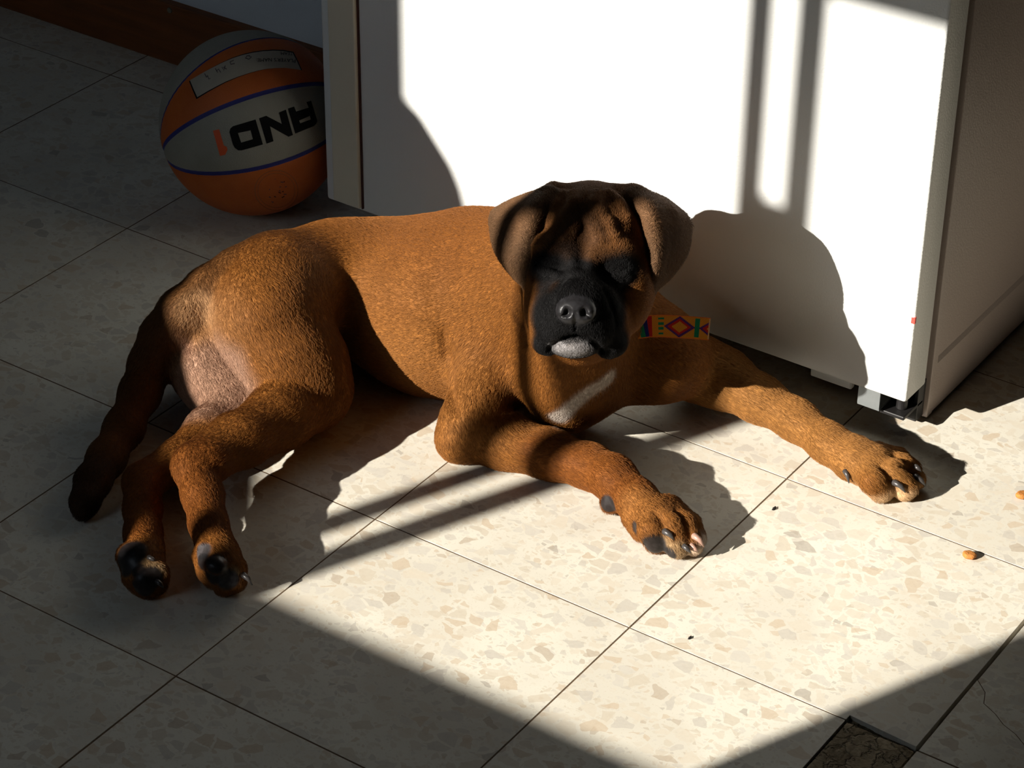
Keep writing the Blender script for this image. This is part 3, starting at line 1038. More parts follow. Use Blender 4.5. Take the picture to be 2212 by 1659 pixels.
def surf(px, py, hi=0.13, lo=-0.15):
    """depth of the body surface seen at a photo pixel"""
    d_ = hi
    prev = 1.0
    while d_ > lo:
        f_ = field_at(P(px, py, d_))
        if f_ < 0:
            return d_ + 0.001 * (-f_) / max(prev - f_, 1e-6)
        prev = f_
        d_ -= 0.001
    return lo


def S(px, py, lift=0.0):
    return P(px, py, surf(px, py) + lift)


ell(P(1275, 506, -0.008), (0.0560, 0.0520, 0.062), HA, 0.012, lie=-HY)
ell(P(1270, 525, 0.022), (0.050, 0.046, 0.036), HA, 0.012, lie=HZ)
ell(P(1196, 605, 0.014), (0.027, 0.042, 0.042), HA, 0.016, lie=-HZ)       # cheeks
ell(P(1356, 612, 0.010), (0.027, 0.044, 0.042), HA, 0.016, lie=-HZ)
ell(P(1256, 600, 0.030), (0.050, 0.036, 0.036), HA, 0.016, lie=HZ)
cone(P(1256, 590, 0.042), 0.026, P(1246, 648, 0.070), 0.027, 0.012)       # bridge of the muzzle
ell(P(1248, 662, 0.050), (0.040, 0.030, 0.036), HA, 0.012, lie=-HZ)
ell(P(1246, 700, 0.056), (0.037, 0.024, 0.034), HA, 0.010, lie=-HZ)
cone(P(1208, 680, 0.062), 0.0220, P(1186, 738, 0.052), 0.0125, 0.007)     # hanging upper lips
cone(P(1286, 682, 0.062), 0.0220, P(1316, 742, 0.050), 0.0140, 0.007)
cone(P(1196, 690, 0.048), 0.022, P(1180, 735, 0.034), 0.0135, 0.009)
cone(P(1302, 690, 0.046), 0.022, P(1322, 738, 0.032), 0.0145, 0.009)
cone(P(1224, 690, 0.076), 0.0165, P(1208, 716, 0.070), 0.0145, 0.006)
cone(P(1264, 692, 0.076), 0.0165, P(1284, 720, 0.070), 0.0145, 0.006)
cone(P(1205, 680, 0.015), 0.030, P(1250, 700, -0.01), 0.034, 0.02)           # throat behind the lips
cone(P(1300, 680, 0.015), 0.030, P(1260, 700, -0.01), 0.034, 0.02)
# mouth: gap under the upper lips, then the chin
mouth = [(1190, 756), (1204, 742), (1224, 732), (1242, 728), (1264, 733), (1282, 743), (1296, 757)]
mq = [S(a, c, -0.001) for a, c in mouth]
for a, c in zip(mq[:-1], mq[1:]):
    cone(a, 0.0042, c, 0.0042, 0.004, 'c')
cone(P(1242, 752, 0.090), 0.009, P(1242, 790, 0.085), 0.014, 0.004, 'c')
ell(P(1242, 750, 0.060), (0.0220, 0.0100, 0.0225), HA, 0.0025, lie=-HZ)     # chin
# nose leather
ell(P(1244, 668, 0.0905), (0.0190, 0.0132, 0.0120), HA, 0.0030, lie=HZ)
ell(P(1244, 656, 0.0890), (0.0165, 0.0085, 0.0110), HA, 0.004)
ell(P(1226, 674, 0.0925), (0.0088, 0.0085, 0.0085), HA, 0.006)
ell(P(1262, 676, 0.0925), (0.0088, 0.0085, 0.0085), HA, 0.006)
for nx_, s_ in ((1226, -1), (1262, 1)):
    q = S(nx_, 675)
    ell(q, (0.0036, 0.0046, 0.0070), HA, 0.0035, 'c')
    cone(S(nx_ + s_ * 4, 679), 0.0016, S(nx_ + s_ * 15, 684), 0.0010, 0.002, 'c')
q = [S(1243, y_, -0.0004) for y_ in (674, 684, 692, 700, 708, 718, 727)]
for a, c in zip(q[:-1], q[1:]):
    cone(a, 0.0012, c, 0.0014, 0.002, 'c')                               # philtrum
# folds from the inner eye round the muzzle
for fold in ([(1222, 600), (1204, 622), (1192, 650), (1182, 682)], [(1290, 604), (1308, 628), (1322, 660), (1332, 696)]):
    q = [S(a, c, 0.0004) for a, c in fold]
    for a, c in zip(q[:-1], q[1:]):
        cone(a, 0.0012, c, 0.0010, 0.007, 'c')
# brows, then eyes shut in the sun
for bx, by, s_ in ((1192, 532, -1), (1322, 540, 1)):
    ell(S(bx, by, -0.007), (0.019, 0.012, 0.0115), HA, 0.012, lie=HZ)
for ex, ey, s_ in ((1184, 572, -1), (1330, 583, 1)):
    d0 = surf(ex, ey)
    ell(P(ex - s_ * 2, ey + 2, d0 + 0.0105), (0.018, 0.0115, 0.0125), HA, 0.010, 'c')
    d1 = surf(ex, ey)
    ell(P(ex, ey - 1, d1 - 0.0050), (0.0155, 0.0100, 0.0085), HA, 0.006, lie=HX)
    q = [S(ex + s_ * 25, ey - 3, 0), S(ex + s_ * 12, ey + 4, 0), S(ex - s_ * 4, ey + 8, 0), S(ex - s_ * 18, ey + 10, 0), S(ex - s_ * 28, ey + 14, 0)]
    for a, c in zip(q[:-1], q[1:]):
        cone(a, 0.0013, c, 0.0013, 0.0025, 'c')
    q = [S(ex + s_ * 20, ey + 16, -0.001), S(ex, ey + 24, -0.001), S(ex - s_ * 20, ey + 26, -0.001)]
    for a, c in zip(q[:-1], q[1:]):
        cone(a, 0.0035, c, 0.0035, 0.006)
# furrow between the eyes and wrinkles of the forehead
q = [S(1258, y_, 0.001) for y_ in (470, 495, 520, 548, 572)]
for a, c in zip(q[:-1], q[1:]):
    cone(a, 0.0030, c, 0.0034, 0.010, 'c')
for pl_ in ([(1192, 512), (1212, 482), (1232, 458), (1242, 440), (1238, 420)], [(1216, 516), (1236, 490), (1252, 470)],
            [(1325, 512), (1312, 484), (1294, 460), (1286, 440), (1292, 420)], [(1300, 520), (1288, 494), (1272, 470)],
            [(1352, 470), (1335, 440), (1318, 420)], [(1182, 478), (1202, 446), (1216, 422)]):
    q = [S(a, c, -0.0022) for a, c in pl_]
    for a, c in zip(q[:-1], q[1:]):
        cone(a, 0.0036, c, 0.0036, 0.007)

# ---- ears: folded flaps
EL = np.array([[P(*q) for q in r_] for r_ in (
    [(1212, 434, 0.024), (1192, 412, 0.022), (1152, 420, 0.006), (1114, 434, -0.016)],
    [(1184, 466, 0.028), (1160, 456, 0.043), (1108, 462, 0.020), (1068, 460, -0.016)],
    [(1158, 515, 0.026), (1143, 512, 0.046), (1098, 516, 0.024), (1065, 497, -0.012)],
    [(1147, 560, 0.024), (1134, 560, 0.043), (1102, 563, 0.026), (1076, 545, -0.004)],
    [(1142, 597, 0.022), (1133, 600, 0.034), (1120, 600, 0.024), (1107, 590, 0.006)],
    [(1139, 616, 0.022), (1136, 617, 0.024), (1134, 616, 0.022), (1132, 614, 0.018)])])
ER = np.array([[P(*q) for q in r_] for r_ in (
    [(1346, 432, 0.022), (1370, 416, 0.018), (1402, 420, 0.002), (1436, 434, -0.020)],
    [(1376, 458, 0.026), (1402, 456, 0.041), (1446, 458, 0.016), (1482, 472, -0.020)],
    [(1394, 500, 0.024), (1414, 507, 0.044), (1454, 508, 0.020), (1487, 504, -0.018)],
    [(1401, 545, 0.022), (1418, 555, 0.041), (1448, 550, 0.022), (1478, 550, -0.010)],
    [(1402, 595, 0.018), (1413, 600, 0.032), (1428, 600, 0.019), (1447, 594, 0.000)],
    [(1405, 624, 0.018), (1408, 626, 0.020), (1412, 625, 0.018), (1416, 621, 0.014)])])
EARPTS = []
for E_ in (EL, ER):
    g_ = refine(E_, 4)
    tri_sheet(g_, [0.0034 - 0.0010 * i / len(g_) for i in range(len(g_))], 0.0045)
    EARPTS.append(refine(E_, 9).reshape(-1, 3))
    for i in range(len(E_) - 1):
        BONES.append((E_[i].mean(0), E_[i + 1].mean(0), 0.012))
cone(P(1196, 416, 0.006), 0.0105, P(1218, 430, 0.006), 0.013, 0.010)
cone(P(1366, 420, 0.004), 0.0105, P(1340, 430, 0.006), 0.013, 0.010)

# crease where the upper arm lies against the ribs, and a soft fold of the neck
for fold, r_ in (([(982, 890), (974, 830), (966, 770), (960, 720)], 0.0030), ([(1118, 640), (1122, 690), (1135, 740)], 0.0030), ([(735, 640), (742, 700), (748, 770), (762, 830)], 0.003)):
    q = [S(a, c, 0.0016) for a, c in fold]
    for a, c in zip(q[:-1], q[1:]):
        cone(a, r_, c, r_, 0.009, 'c')
CLAWS = [(S(a, c, -0.0035), S(a, c, 0.0012), P(e, g, surf(a, c) + 0.0035), P(e2, g2, surf(a, c) + 0.0015), r_, k_) for a, c, e, g, e2, g2, r_, k_ in (
    (1436, 1148, 1448, 1155, 1457, 1168, 0.0035, 0), (1478, 1180, 1486, 1187, 1492, 1194, 0.0030, 0), (1500, 1158, 1511, 1166, 1521, 1182, 0.0036, 1), (1494, 1178, 1502, 1186, 1508, 1192, 0.0028, 1),
    (1932, 1042, 1946, 1050, 1956, 1064, 0.0036, 0), (1978, 1030, 1990, 1038, 1999, 1050, 0.0036, 0), (1826, 1018, 1831, 1028, 1834, 1044, 0.0030, 0),
    (1978, 1008, 1984, 1012, 1990, 1020, 0.0028, 0),
    (526, 1242, 536, 1250, 545, 1264, 0.0034, 0), (340, 1256, 347, 1262, 353, 1270, 0.0030, 0), (322, 1204, 330, 1208, 338, 1212, 0.0026, 0))]
for grv in ([(1414, 1104), (1428, 1122), (1444, 1150)], [(1456, 1102), (1476, 1124), (1492, 1156)], [(1900, 1012), (1922, 1034), (1940, 1060)], [(1940, 1003), (1964, 1018), (1982, 1042)], [(1925, 985), (1950, 992), (1970, 1010)]):
    q = [S(a, c, 0.0004) for a, c in grv]
    for a, c in zip(q[:-1], q[1:]):
        cone(a, 0.0017, c, 0.0021, 0.005, 'c')
S_RUMP = S(425, 668)
BLAZE = [S(a, c) for a, c in ((1312, 818), (1285, 838), (1258, 858), (1232, 880), (1205, 902))]
PADS = [(S(a, c), r_, k_) for a, c, r_, k_ in (
    (1412, 1178, 0.013, 0), (1372, 1142, 0.008, 0), (1312, 1090, 0.010, 0), (1445, 1197, 0.008, 0),
    (468, 1214, 0.0125, 0), (492, 1252, 0.0115, 1), (438, 1190, 0.0095, 1), (456, 1246, 0.009, 0), (438, 1214, 0.009, 0),
    (282, 1194, 0.0165, 0), (270, 1216, 0.014, 0), (327, 1247, 0.0120, 0), (308, 1272, 0.013, 0), (298, 1232, 0.008, 0))]
RIMS = [(S(a, c), r_) for a, c, r_ in ((340, 1226, 0.009), (318, 1218, 0.008), (503, 1236, 0.007), (1432, 1172, 0.010), (1465, 1190, 0.012))]

# rest on the floor
FLD = np.maximum(FLD, (0.0008 - GZS)[None, None, :])


def surface_nets(F):
    inside = F < 0
    nx_, ny_, nz_ = F.shape
    cnt = np.zeros((nx_ - 1, ny_ - 1, nz_ - 1), np.int8)
    for a in (0, 1):
        for b_ in (0, 1):
            for c in (0, 1):
                cnt += inside[a:nx_ - 1 + a, b_:ny_ - 1 + b_, c:nz_ - 1 + c]
    act = (cnt > 0) & (cnt < 8)
    idx = np.argwhere(act)
    ids = np.full(act.shape, -1, np.int32)
    ids[act] = np.arange(len(idx), dtype=np.int32)
    corner = np.array([[a, b_, c] for a in (0, 1) for b_ in (0, 1) for c in (0, 1)])
    vals = np.stack([F[idx[:, 0] + a, idx[:, 1] + b_, idx[:, 2] + c] for a, b_, c in corner], 1)
    pos = np.stack([np.stack([GXS[idx[:, 0] + a], GYS[idx[:, 1] + b_], GZS[idx[:, 2] + c]], 1) for a, b_, c in corner], 1)
    acc = np.zeros((len(idx), 3))
    num = np.zeros(len(idx))
    for e0 in range(8):
        for e1 in range(e0 + 1, 8):
            if np.abs(corner[e0] - corner[e1]).sum() != 1:
                continue
            v0, v1 = vals[:, e0], vals[:, e1]
            m_ = (v0 < 0) != (v1 < 0)
            t_ = np.where(m_, v0 / np.where(m_, v0 - v1, 1), 0)
            acc += np.where(m_[:, None], pos[:, e0] + t_[:, None] * (pos[:, e1] - pos[:, e0]), 0)
            num += m_
    V = acc / num[:, None]
    quads = []
    for ax in range(3):
        s0 = [slice(None)] * 3
        s1 = [slice(None)] * 3
        s0[ax], s1[ax] = slice(0, -1), slice(1, None)
        A, B = inside[tuple(s0)], inside[tuple(s1)]
        cr = np.argwhere(A != B)
        o1, o2 = (ax + 1) % 3, (ax + 2) % 3
        ok = (cr[:, o1] > 0) & (cr[:, o2] > 0) & (cr[:, o1] < ids.shape[o1]) & (cr[:, o2] < ids.shape[o2])
        cr = cr[ok]
        flip = A[tuple(cr.T)]
        q = []
        for d1, d2 in ((-1, -1), (0, -1), (0, 0), (-1, 0)):
            c = cr.copy()
            c[:, o1] += d1
            c[:, o2] += d2
            q.append(ids[tuple(c.T)])
        q = np.stack(q, 1)
        q[~flip] = q[~flip][:, ::-1]
        quads.append(q)
    return V, np.vstack(quads)


DV, DQ = surface_nets(FLD)
del FLD


def vert_normals(V, Q):
    n_ = np.cross(V[Q[:, 2]] - V[Q[:, 0]], V[Q[:, 3]] - V[Q[:, 1]])
    N = np.zeros_like(V)
    for k in range(4):
        for c in range(3):
            N[:, c] += np.bincount(Q[:, k], n_[:, c], len(V))
    return N / (np.linalg.norm(N, axis=1, keepdims=True) + 1e-12)


def relax(V, Q, lam):
    S = np.zeros_like(V)
    W_ = np.zeros(len(V))
    for k in range(4):
        a, b_ = Q[:, k], Q[:, (k + 1) % 4]
        for c in range(3):
            S[:, c] += np.bincount(a, V[b_, c], len(V)) + np.bincount(b_, V[a, c], len(V))
        W_ += np.bincount(a, minlength=len(V)) + np.bincount(b_, minlength=len(V))
    return V + lam * (S / W_[:, None] - V)


for lam in (0.5, -0.35, 0.5, -0.35):
    DV = relax(DV, DQ, lam)
DN = vert_normals(DV, DQ)

# ---- coat colours
FAWN = np.array([0.192, 0.072, 0.0150])
DCOL = np.tile(FAWN, (len(DV), 1))
rs = np.random.RandomState(2)
wob = sum(a * np.sin(DV @ rs.normal(size=3) * f + rs.rand() * 6) for a, f in ((0.5, 30), (0.35, 70), (0.25, 160)))


def paint(c, rad, col, soft=0.5, amt=1.0, axes=None, jit=0.06):
    A = np.eye(3) if axes is None else np.array(axes)
    q = (DV - np.asarray(c)) @ A.T / np.asarray(rad, float)
    r_ = np.sqrt((q * q).sum(1)) + jit * wob
    w_ = np.clip((1 - r_) / soft + 0.5, 0, 1)
    w_ = (w_ * w_ * (3 - 2 * w_) * amt)[:, None]
    DCOL[:] = DCOL * (1 - w_) + np.array(col) * w_


def paint_line(pts_, rad, col, soft=0.6, amt=1.0, jit=0.06):
    best = np.full(len(DV), 9.0)
    for (a, b_) in zip(pts_[:-1], pts_[1:]):
        a, b_ = np.asarray(a), np.asarray(b_)
        ab = b_ - a
        t_ = np.clip((DV - a) @ ab / (ab @ ab), 0, 1)
        best = np.minimum(best, np.linalg.norm(DV - a - t_[:, None] * ab, axis=1))
    r_ = best / rad + jit * wob
    w_ = np.clip((1 - r_) / soft + 0.5, 0, 1)
    w_ = (w_ * w_ * (3 - 2 * w_) * amt)[:, None]
    DCOL[:] = DCOL * (1 - w_) + np.array(col) * w_


RED = (0.150, 0.050, 0.010)
CREAM = (0.300, 0.146, 0.056)
PINK = (0.300, 0.175, 0.115)
BLACK = (0.0065, 0.006, 0.006)
BROWN = (0.104, 0.057, 0.029)
WHITE = (0.50, 0.44, 0.38)
# back a little redder, flank a little paler
paint((0.46, -0.36, 0.21), (0.16, 0.10, 0.06), RED, 0.9, 0.6)
paint((0.56, -0.46, 0.06), (0.10, 0.05, 0.07), (0.250, 0.104, 0.027), 0.9, 0.7)
# hind quarters: pale breech, pink inside of the thigh
paint(G(390, 720, 0.10), (0.045, 0.045, 0.06), CREAM, 0.8, 0.9)
paint(G(430, 700, 0.12), (0.05, 0.05, 0.06), CREAM, 0.9, 0.45)
paint(G(455, 850, 0.05), (0.055, 0.055, 0.06), PINK, 0.5, 0.95)
paint(G(384, 738, 0.09), (0.016, 0.016, 0.018), (0.30, 0.16, 0.11), 0.7, 0.8)
# tail dark
paint_line([q[0] for q in TAIL], 0.032, (0.112, 0.048, 0.016), 0.5, 0.92)
paint_line([q[0] for q in TAIL[-3:]], 0.03, (0.03, 0.016, 0.009), 0.7, 0.8)
# legs a deeper red
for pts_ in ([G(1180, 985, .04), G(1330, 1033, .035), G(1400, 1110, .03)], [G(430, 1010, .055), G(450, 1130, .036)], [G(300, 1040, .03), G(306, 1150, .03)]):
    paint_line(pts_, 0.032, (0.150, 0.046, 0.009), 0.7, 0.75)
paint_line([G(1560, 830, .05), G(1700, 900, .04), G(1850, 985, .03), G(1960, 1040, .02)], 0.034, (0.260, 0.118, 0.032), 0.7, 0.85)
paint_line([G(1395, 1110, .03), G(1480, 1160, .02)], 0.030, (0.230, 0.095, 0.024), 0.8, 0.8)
paint(S_RUMP, (0.020, 0.020, 0.020), (0.42, 0.24, 0.115), 0.9, 0.6)  # pale breech fur with its sunlit highlight painted in
# white blaze on the chest and white toes
paint_line(BLAZE, 0.0095, WHITE, 0.9, 0.85, jit=0.30)
paint(G(1505, 1180, 0.008), (0.018, 0.018, 0.012), WHITE, 0.8, 0.85)
paint(G(1480, 1192, 0.006), (0.022, 0.018, 0.010), (0.50, 0.36, 0.24), 0.8, 0.8)
paint(G(1930, 1066, 0.010), (0.040, 0.025, 0.012), (0.50, 0.33, 0.18), 0.8, 0.8)
# pads
for q, r_ in RIMS:
    paint(q, (r_,) * 3, (0.26, 0.17, 0.085), 0.7, 0.8)
for q, r_, k_ in PADS:
    paint(q, (r_,) * 3, (0.045, 0.043, 0.046) if k_ else (0.012, 0.011, 0.012), 0.35, 0.97, jit=0.03)
# head
paint(P(1272, 480, 0.03), (0.062, 0.050, 0.06), (0.185, 0.080, 0.028), 0.9, 0.75, HA)
paint(P(1258, 520, 0.06), (0.024, 0.036, 0.05), (0.040, 0.020, 0.010), 0.9, 0.7, HA)
paint(P(1248, 690, 0.07), (0.045, 0.043, 0.058), BLACK, 0.28, 1.0, HA)
paint(P(1252, 620, 0.07), (0.026, 0.030, 0.04), BLACK, 0.45, 1.0, HA)
paint(P(1188, 577, 0.05), (0.021, 0.017, 0.03), BLACK, 0.55, 1.0, HA)
paint(P(1332, 585, 0.05), (0.024, 0.020, 0.03), BLACK, 0.55, 1.0, HA)
paint(P(1200, 622, 0.05), (0.018, 0.028, 0.03), BLACK, 0.5, 0.95, HA)
paint(P(1310, 635, 0.05), (0.018, 0.030, 0.03), BLACK, 0.5, 0.95, HA)
paint(P(1222, 548, 0.06), (0.018, 0.016, 0.03), BLACK, 0.9, 0.8, HA)
paint(P(1186, 745, 0.05), (0.018, 0.022, 0.04), BLACK, 0.4, 1.0, HA)
paint(P(1316, 745, 0.05), (0.020, 0.024, 0.04), BLACK, 0.4, 1.0, HA)
paint(P(1238, 757, 0.082), (0.020, 0.008, 0.02), (0.30, 0.28, 0.275), 0.8, 0.8, HA, jit=0.45)
sel = np.where((DV @ FW < (P(1275, 500, -0.05) @ FW)) & (DV[:, 2] > 0.2))[0]
for pts_ in EARPTS:
    dm = np.full(len(sel), 9.0)
    for c0_ in range(0, len(pts_), 200):
        dm = np.minimum(dm, np.sqrt(((DV[sel][:, None, :] - pts_[None, c0_:c0_ + 200]) ** 2).sum(-1)).min(1))
    w_ = (np.clip((0.0075 - dm) / 0.0035, 0, 1) * 0.95)[:, None]
    tcol = np.clip((P(1275, 440, 0)[2] - DV[sel, 2]) / 0.02 + 0.3, 0, 1)[:, None]
    DCOL[sel] = DCOL[sel] * (1 - w_) + (np.array([0.140, 0.072, 0.034]) * (1 - tcol) + np.array(BROWN) * tcol) * w_

BARE = np.zeros(len(DV))


def bare(c, rad, soft=0.4, axes=None):
    A = np.eye(3) if axes is None else np.array(axes)
    r_ = np.sqrt((((DV - np.asarray(c)) @ A.T / np.asarray(rad, float)) ** 2).sum(1))
    np.maximum(BARE, np.clip((1 - r_) / soft + 0.5, 0, 1), out=BARE)


bare(P(1244, 668, 0.098), (0.0205, 0.0150, 0.016), 0.2, HA)
for q, r_, k_ in PADS:
    bare(q, (r_,) * 3, 0.35)
nose_w = np.clip((1 - np.sqrt((((DV - P(1244, 668, 0.098)) @ HA.T / np.array([0.0205, 0.0150, 0.016])) ** 2).sum(1))) / 0.15 + 0.5, 0, 1)[:, None]
DCOL[:] = DCOL * (1 - nose_w) + np.array([0.016, 0.0155, 0.017]) * nose_w

M_DOG, nt, b = new_mat('dog_coat')
h = NT(nt)
at = h.n('ShaderNodeAttribute', attribute_name='coat')
lie_at = h.n('ShaderNodeAttribute', attribute_name='lie')
tcd = h.n('ShaderNodeTexCoord').outputs['Object']
nz = h.n('ShaderNodeTexNoise', ins={'Vector': tcd, 'Scale': 260.0, 'Detail': 5.0})
nz2 = h.n('ShaderNodeTexNoise', ins={'Vector': tcd, 'Scale': 28.0, 'Detail': 4.0})
c1_ = h.mix(h.smooth(nz.outputs[0], 0.3, 0.7), (0.72, 0.70, 0.68), (1.18, 1.2, 1.22))
c2_ = h.mix(h.smooth(nz2.outputs[0], 0.3, 0.7), (0.86, 0.84, 0.82), (1.1, 1.1, 1.1))
col = h.mix(1.0, h.mix(1.0, at.outputs['Color'], c1_, 'MULTIPLY'), c2_, 'MULTIPLY')
h.link(col, b.inputs['Base Color'])
h.link(h.math('MULTIPLY_ADD', at.outputs['Alpha'], -0.22, 0.62), b.inputs['Roughness'])
h.link(h.math('MULTIPLY_ADD', at.outputs['Alpha'], 0.16, 0.06), b.inputs['Specular IOR Level'])
b.inputs['Sheen Weight'].default_value = 0.0
b.inputs['Sheen Roughness'].default_value = 0.4
bp = h.n('ShaderNodeBump', ins={'Strength': 0.12, 'Distance': 0.001, 'Height': nz.outputs[0]})
h.link(bp.outputs[0], b.inputs['Normal'])

DBASE = np.array([0.60, -0.42, 0.0])
dog = empty('dog', tuple(DBASE))
tag(dog, 'fawn boxer puppy with black mask dozing on the tiles by the fridge', 'dog')
me = bpy.data.meshes.new('body')
me.vertices.add(len(DV))
me.vertices.foreach_set('co', (DV - DBASE).astype(np.float32).ravel())
me.loops.add(len(DQ) * 4)
me.loops.foreach_set('vertex_index', DQ.astype(np.int32).ravel())
me.polygons.add(len(DQ))
me.polygons.foreach_set('loop_start', np.arange(0, len(DQ) * 4, 4, dtype=np.int32))
me.polygons.foreach_set('loop_total', np.full(len(DQ), 4, np.int32))
me.polygons.foreach_set('use_smooth', np.ones(len(DQ), bool))
me.update(calc_edges=True)
ca_ = me.color_attributes.new('coat', 'FLOAT_COLOR', 'POINT')
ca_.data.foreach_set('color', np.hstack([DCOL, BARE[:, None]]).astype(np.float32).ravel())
me.materials.append(M_DOG)
body_o = bpy.data.objects.new('body', me)
COL.objects.link(body_o)
body_o.parent = dog
print('dog verts', len(DV))

# claws
M_CLAW = simple_mat('claw_horn', lin(58, 54, 52), 0.35, noise=0.3, nscale=300)
M_CLAWP = simple_mat('claw_pale', lin(160, 126, 110), 0.4)
for c0, c1, c2, c3, r_, k_ in CLAWS:
    tube('claw', [q - DBASE for q in (c0, c1, c2, c3)], [r_, r_ * 0.95, r_ * 0.75, r_ * 0.15], M_CLAWP if k_ else M_CLAW, dog, seg=12)

# ---- short coat: fine hairs lying along the body
rs = np.random.RandomState(11)
tri = np.vstack([DQ[:, [0, 1, 2]], DQ[:, [0, 2, 3]]])
ar = 0.5 * np.linalg.norm(np.cross(DV[tri[:, 1]] - DV[tri[:, 0]], DV[tri[:, 2]] - DV[tri[:, 0]]), axis=1)
cen_z = DV[tri].mean(1)[:, 2]
headw = np.clip(1 - np.linalg.norm(DV[tri[:, 0]] - P(1270, 560, 0.02), axis=1) / 0.16, 0, 1)
wgt = ar * (1 + 2.2 * (headw > 0.25)) * (cen_z > 0.003)
NH = 700000
pick = rs.choice(len(tri), NH, p=wgt / wgt.sum())
u1, u2 = rs.rand(NH), rs.rand(NH)
sw = u1 + u2 > 1
u1[sw], u2[sw] = 1 - u1[sw], 1 - u2[sw]
bw = np.stack([1 - u1 - u2, u1, u2], 1)
tv = tri[pick]
root = (DV[tv] * bw[..., None]).sum(1)
nrm = (DN[tv] * bw[..., None]).sum(1)
nrm /= np.linalg.norm(nrm, axis=1, keepdims=True)
hcol = (DCOL[tv] * bw[..., None]).sum(1)
hbare = (BARE[tv] * bw).sum(1)
flow = np.zeros((len(DV), 3))
fw_ = np.zeros(len(DV)) + 1e-9
for a, b_, r_ in BONES:
    ab = b_ - a
    Lb = np.linalg.norm(ab)
    if Lb < 1e-5:
        continue
    m_ = np.where(np.all((DV > np.minimum(a, b_) - r_ * 2.2) & (DV < np.maximum(a, b_) + r_ * 2.2), axis=1))[0]
    if len(m_) == 0:
        continue
    t_ = np.clip((DV[m_] - a) @ ab / (Lb * Lb), 0, 1)
    ds_ = np.linalg.norm(DV[m_] - a - t_[:, None] * ab, axis=1)
    w_ = np.exp(-((ds_ / r_ - 1) / 0.35) ** 2) * Lb
    flow[m_] += w_[:, None] * ab / Lb
    fw_[m_] += w_
flow += np.array([-0.5, -0.2, -0.6]) * 1e-5
hd = (flow[tv] * bw[..., None]).sum(1)
hd /= np.linalg.norm(hd, axis=1, keepdims=True) + 1e-12
hd += rs.normal(size=(NH, 3)) * 0.22
hd -= (hd * nrm).sum(1, keepdims=True) * nrm
hd /= np.linalg.norm(hd, axis=1, keepdims=True) + 1e-12
isHead = np.linalg.norm(root - P(1270, 560, 0.02), axis=1) < 0.115
low = root[:, 2] < 0.045
hl = np.where(isHead, 0.0036, np.where(low, 0.0046, 0.0062)) * rs.uniform(0.7, 1.2, NH)
pinkish = (hcol[:, 2] > 0.13)
hl *= np.where(pinkish, 0.55, 1.0)
keep = (hbare < 0.4)
root, nrm, hd, hl, hcol = root[keep], nrm[keep], hd[keep], hl[keep], hcol[keep]
NH = len(root)
lift = rs.uniform(0.10, 0.30, NH)[:, None]
p0_ = root - nrm * 0.0004
p1_ = root + hl[:, None] * (0.5 * hd + lift * 0.75 * nrm)
p2_ = root + hl[:, None] * (1.0 * hd + lift * 0.85 * nrm)
p2_[:, 2] = np.maximum(p2_[:, 2], 0.0006)
p1_[:, 2] = np.maximum(p1_[:, 2], 0.0006)
hc = bpy.data.hair_curves.new('fur')
hc.add_curves([3] * NH)
pos = np.stack([p0_, p1_, p2_], 1).reshape(-1, 3) - DBASE
hc.position_data.foreach_set('vector', pos.astype(np.float32).ravel())
ra = hc.attributes.get('radius') or hc.attributes.new('radius', 'FLOAT', 'POINT')
ra.data.foreach_set('value', np.tile(np.array([0.00011, 0.00009, 0.00003], np.float32), NH))
cc = hc.attributes.new('coat', 'FLOAT_COLOR', 'CURVE')
vary = rs.uniform(0.72, 1.28, NH)[:, None]
cc.data.foreach_set('color', np.hstack([np.clip(hcol * vary, 0, 1), np.ones((NH, 1))]).astype(np.float32).ravel())
M_FUR, nt, b = new_mat('dog_hair')
h = NT(nt)
at2 = h.n('ShaderNodeAttribute', attribute_name='coat')
h.link(at2.outputs['Color'], b.inputs['Base Color'])
b.inputs['Roughness'].default_value = 0.55
b.inputs['Specular IOR Level'].default_value = 0.12
hc.materials.append(M_FUR)
fur = bpy.data.objects.new('fur', hc)
COL.objects.link(fur)
fur.parent = dog
fur['kind'] = 'stuff'

# ------------------------------------------------------------------ woven collar
def front(px, py):
    """depth of the dog's skin at a pixel, from the finished surface"""
    d_ = (DV - CAM) @ FW
    qx = IW / 2 + FPX * ((DV - CAM) @ RT) / d_
    qy = IH / 2 - FPX * ((DV - CAM) @ UP) / d_
    m_ = (np.abs(qx - px) < 7) & (np.abs(qy - py) < 7)
    return HEAD_DIST - d_[m_].min() if m_.any() else None


collar = empty('dog_collar', (float(P(1300, 700)[0]), float(P(1300, 700)[1]), float(P(1300, 700)[2])))
tag(collar, 'woven yellow collar with red, blue and green motifs on the dog', 'collar')
CB = np.array(collar.location)
M_STRAP, nt, b = new_mat('woven_strap')
h = NT(nt)
at = h.n('ShaderNodeAttribute', attribute_name='weave')
h.link(at.outputs['Color'], b.inputs['Base Color'])
b.inputs['Roughness'].default_value = 0.85
b.inputs['Specular IOR Level'].default_value = 0.15

YEL, RED_, BLU, GRN, ORA, PUR = (lin(196, 124, 34), lin(176, 34, 30), lin(34, 34, 92), lin(22, 112, 74), lin(206, 104, 40), lin(74, 36, 92))


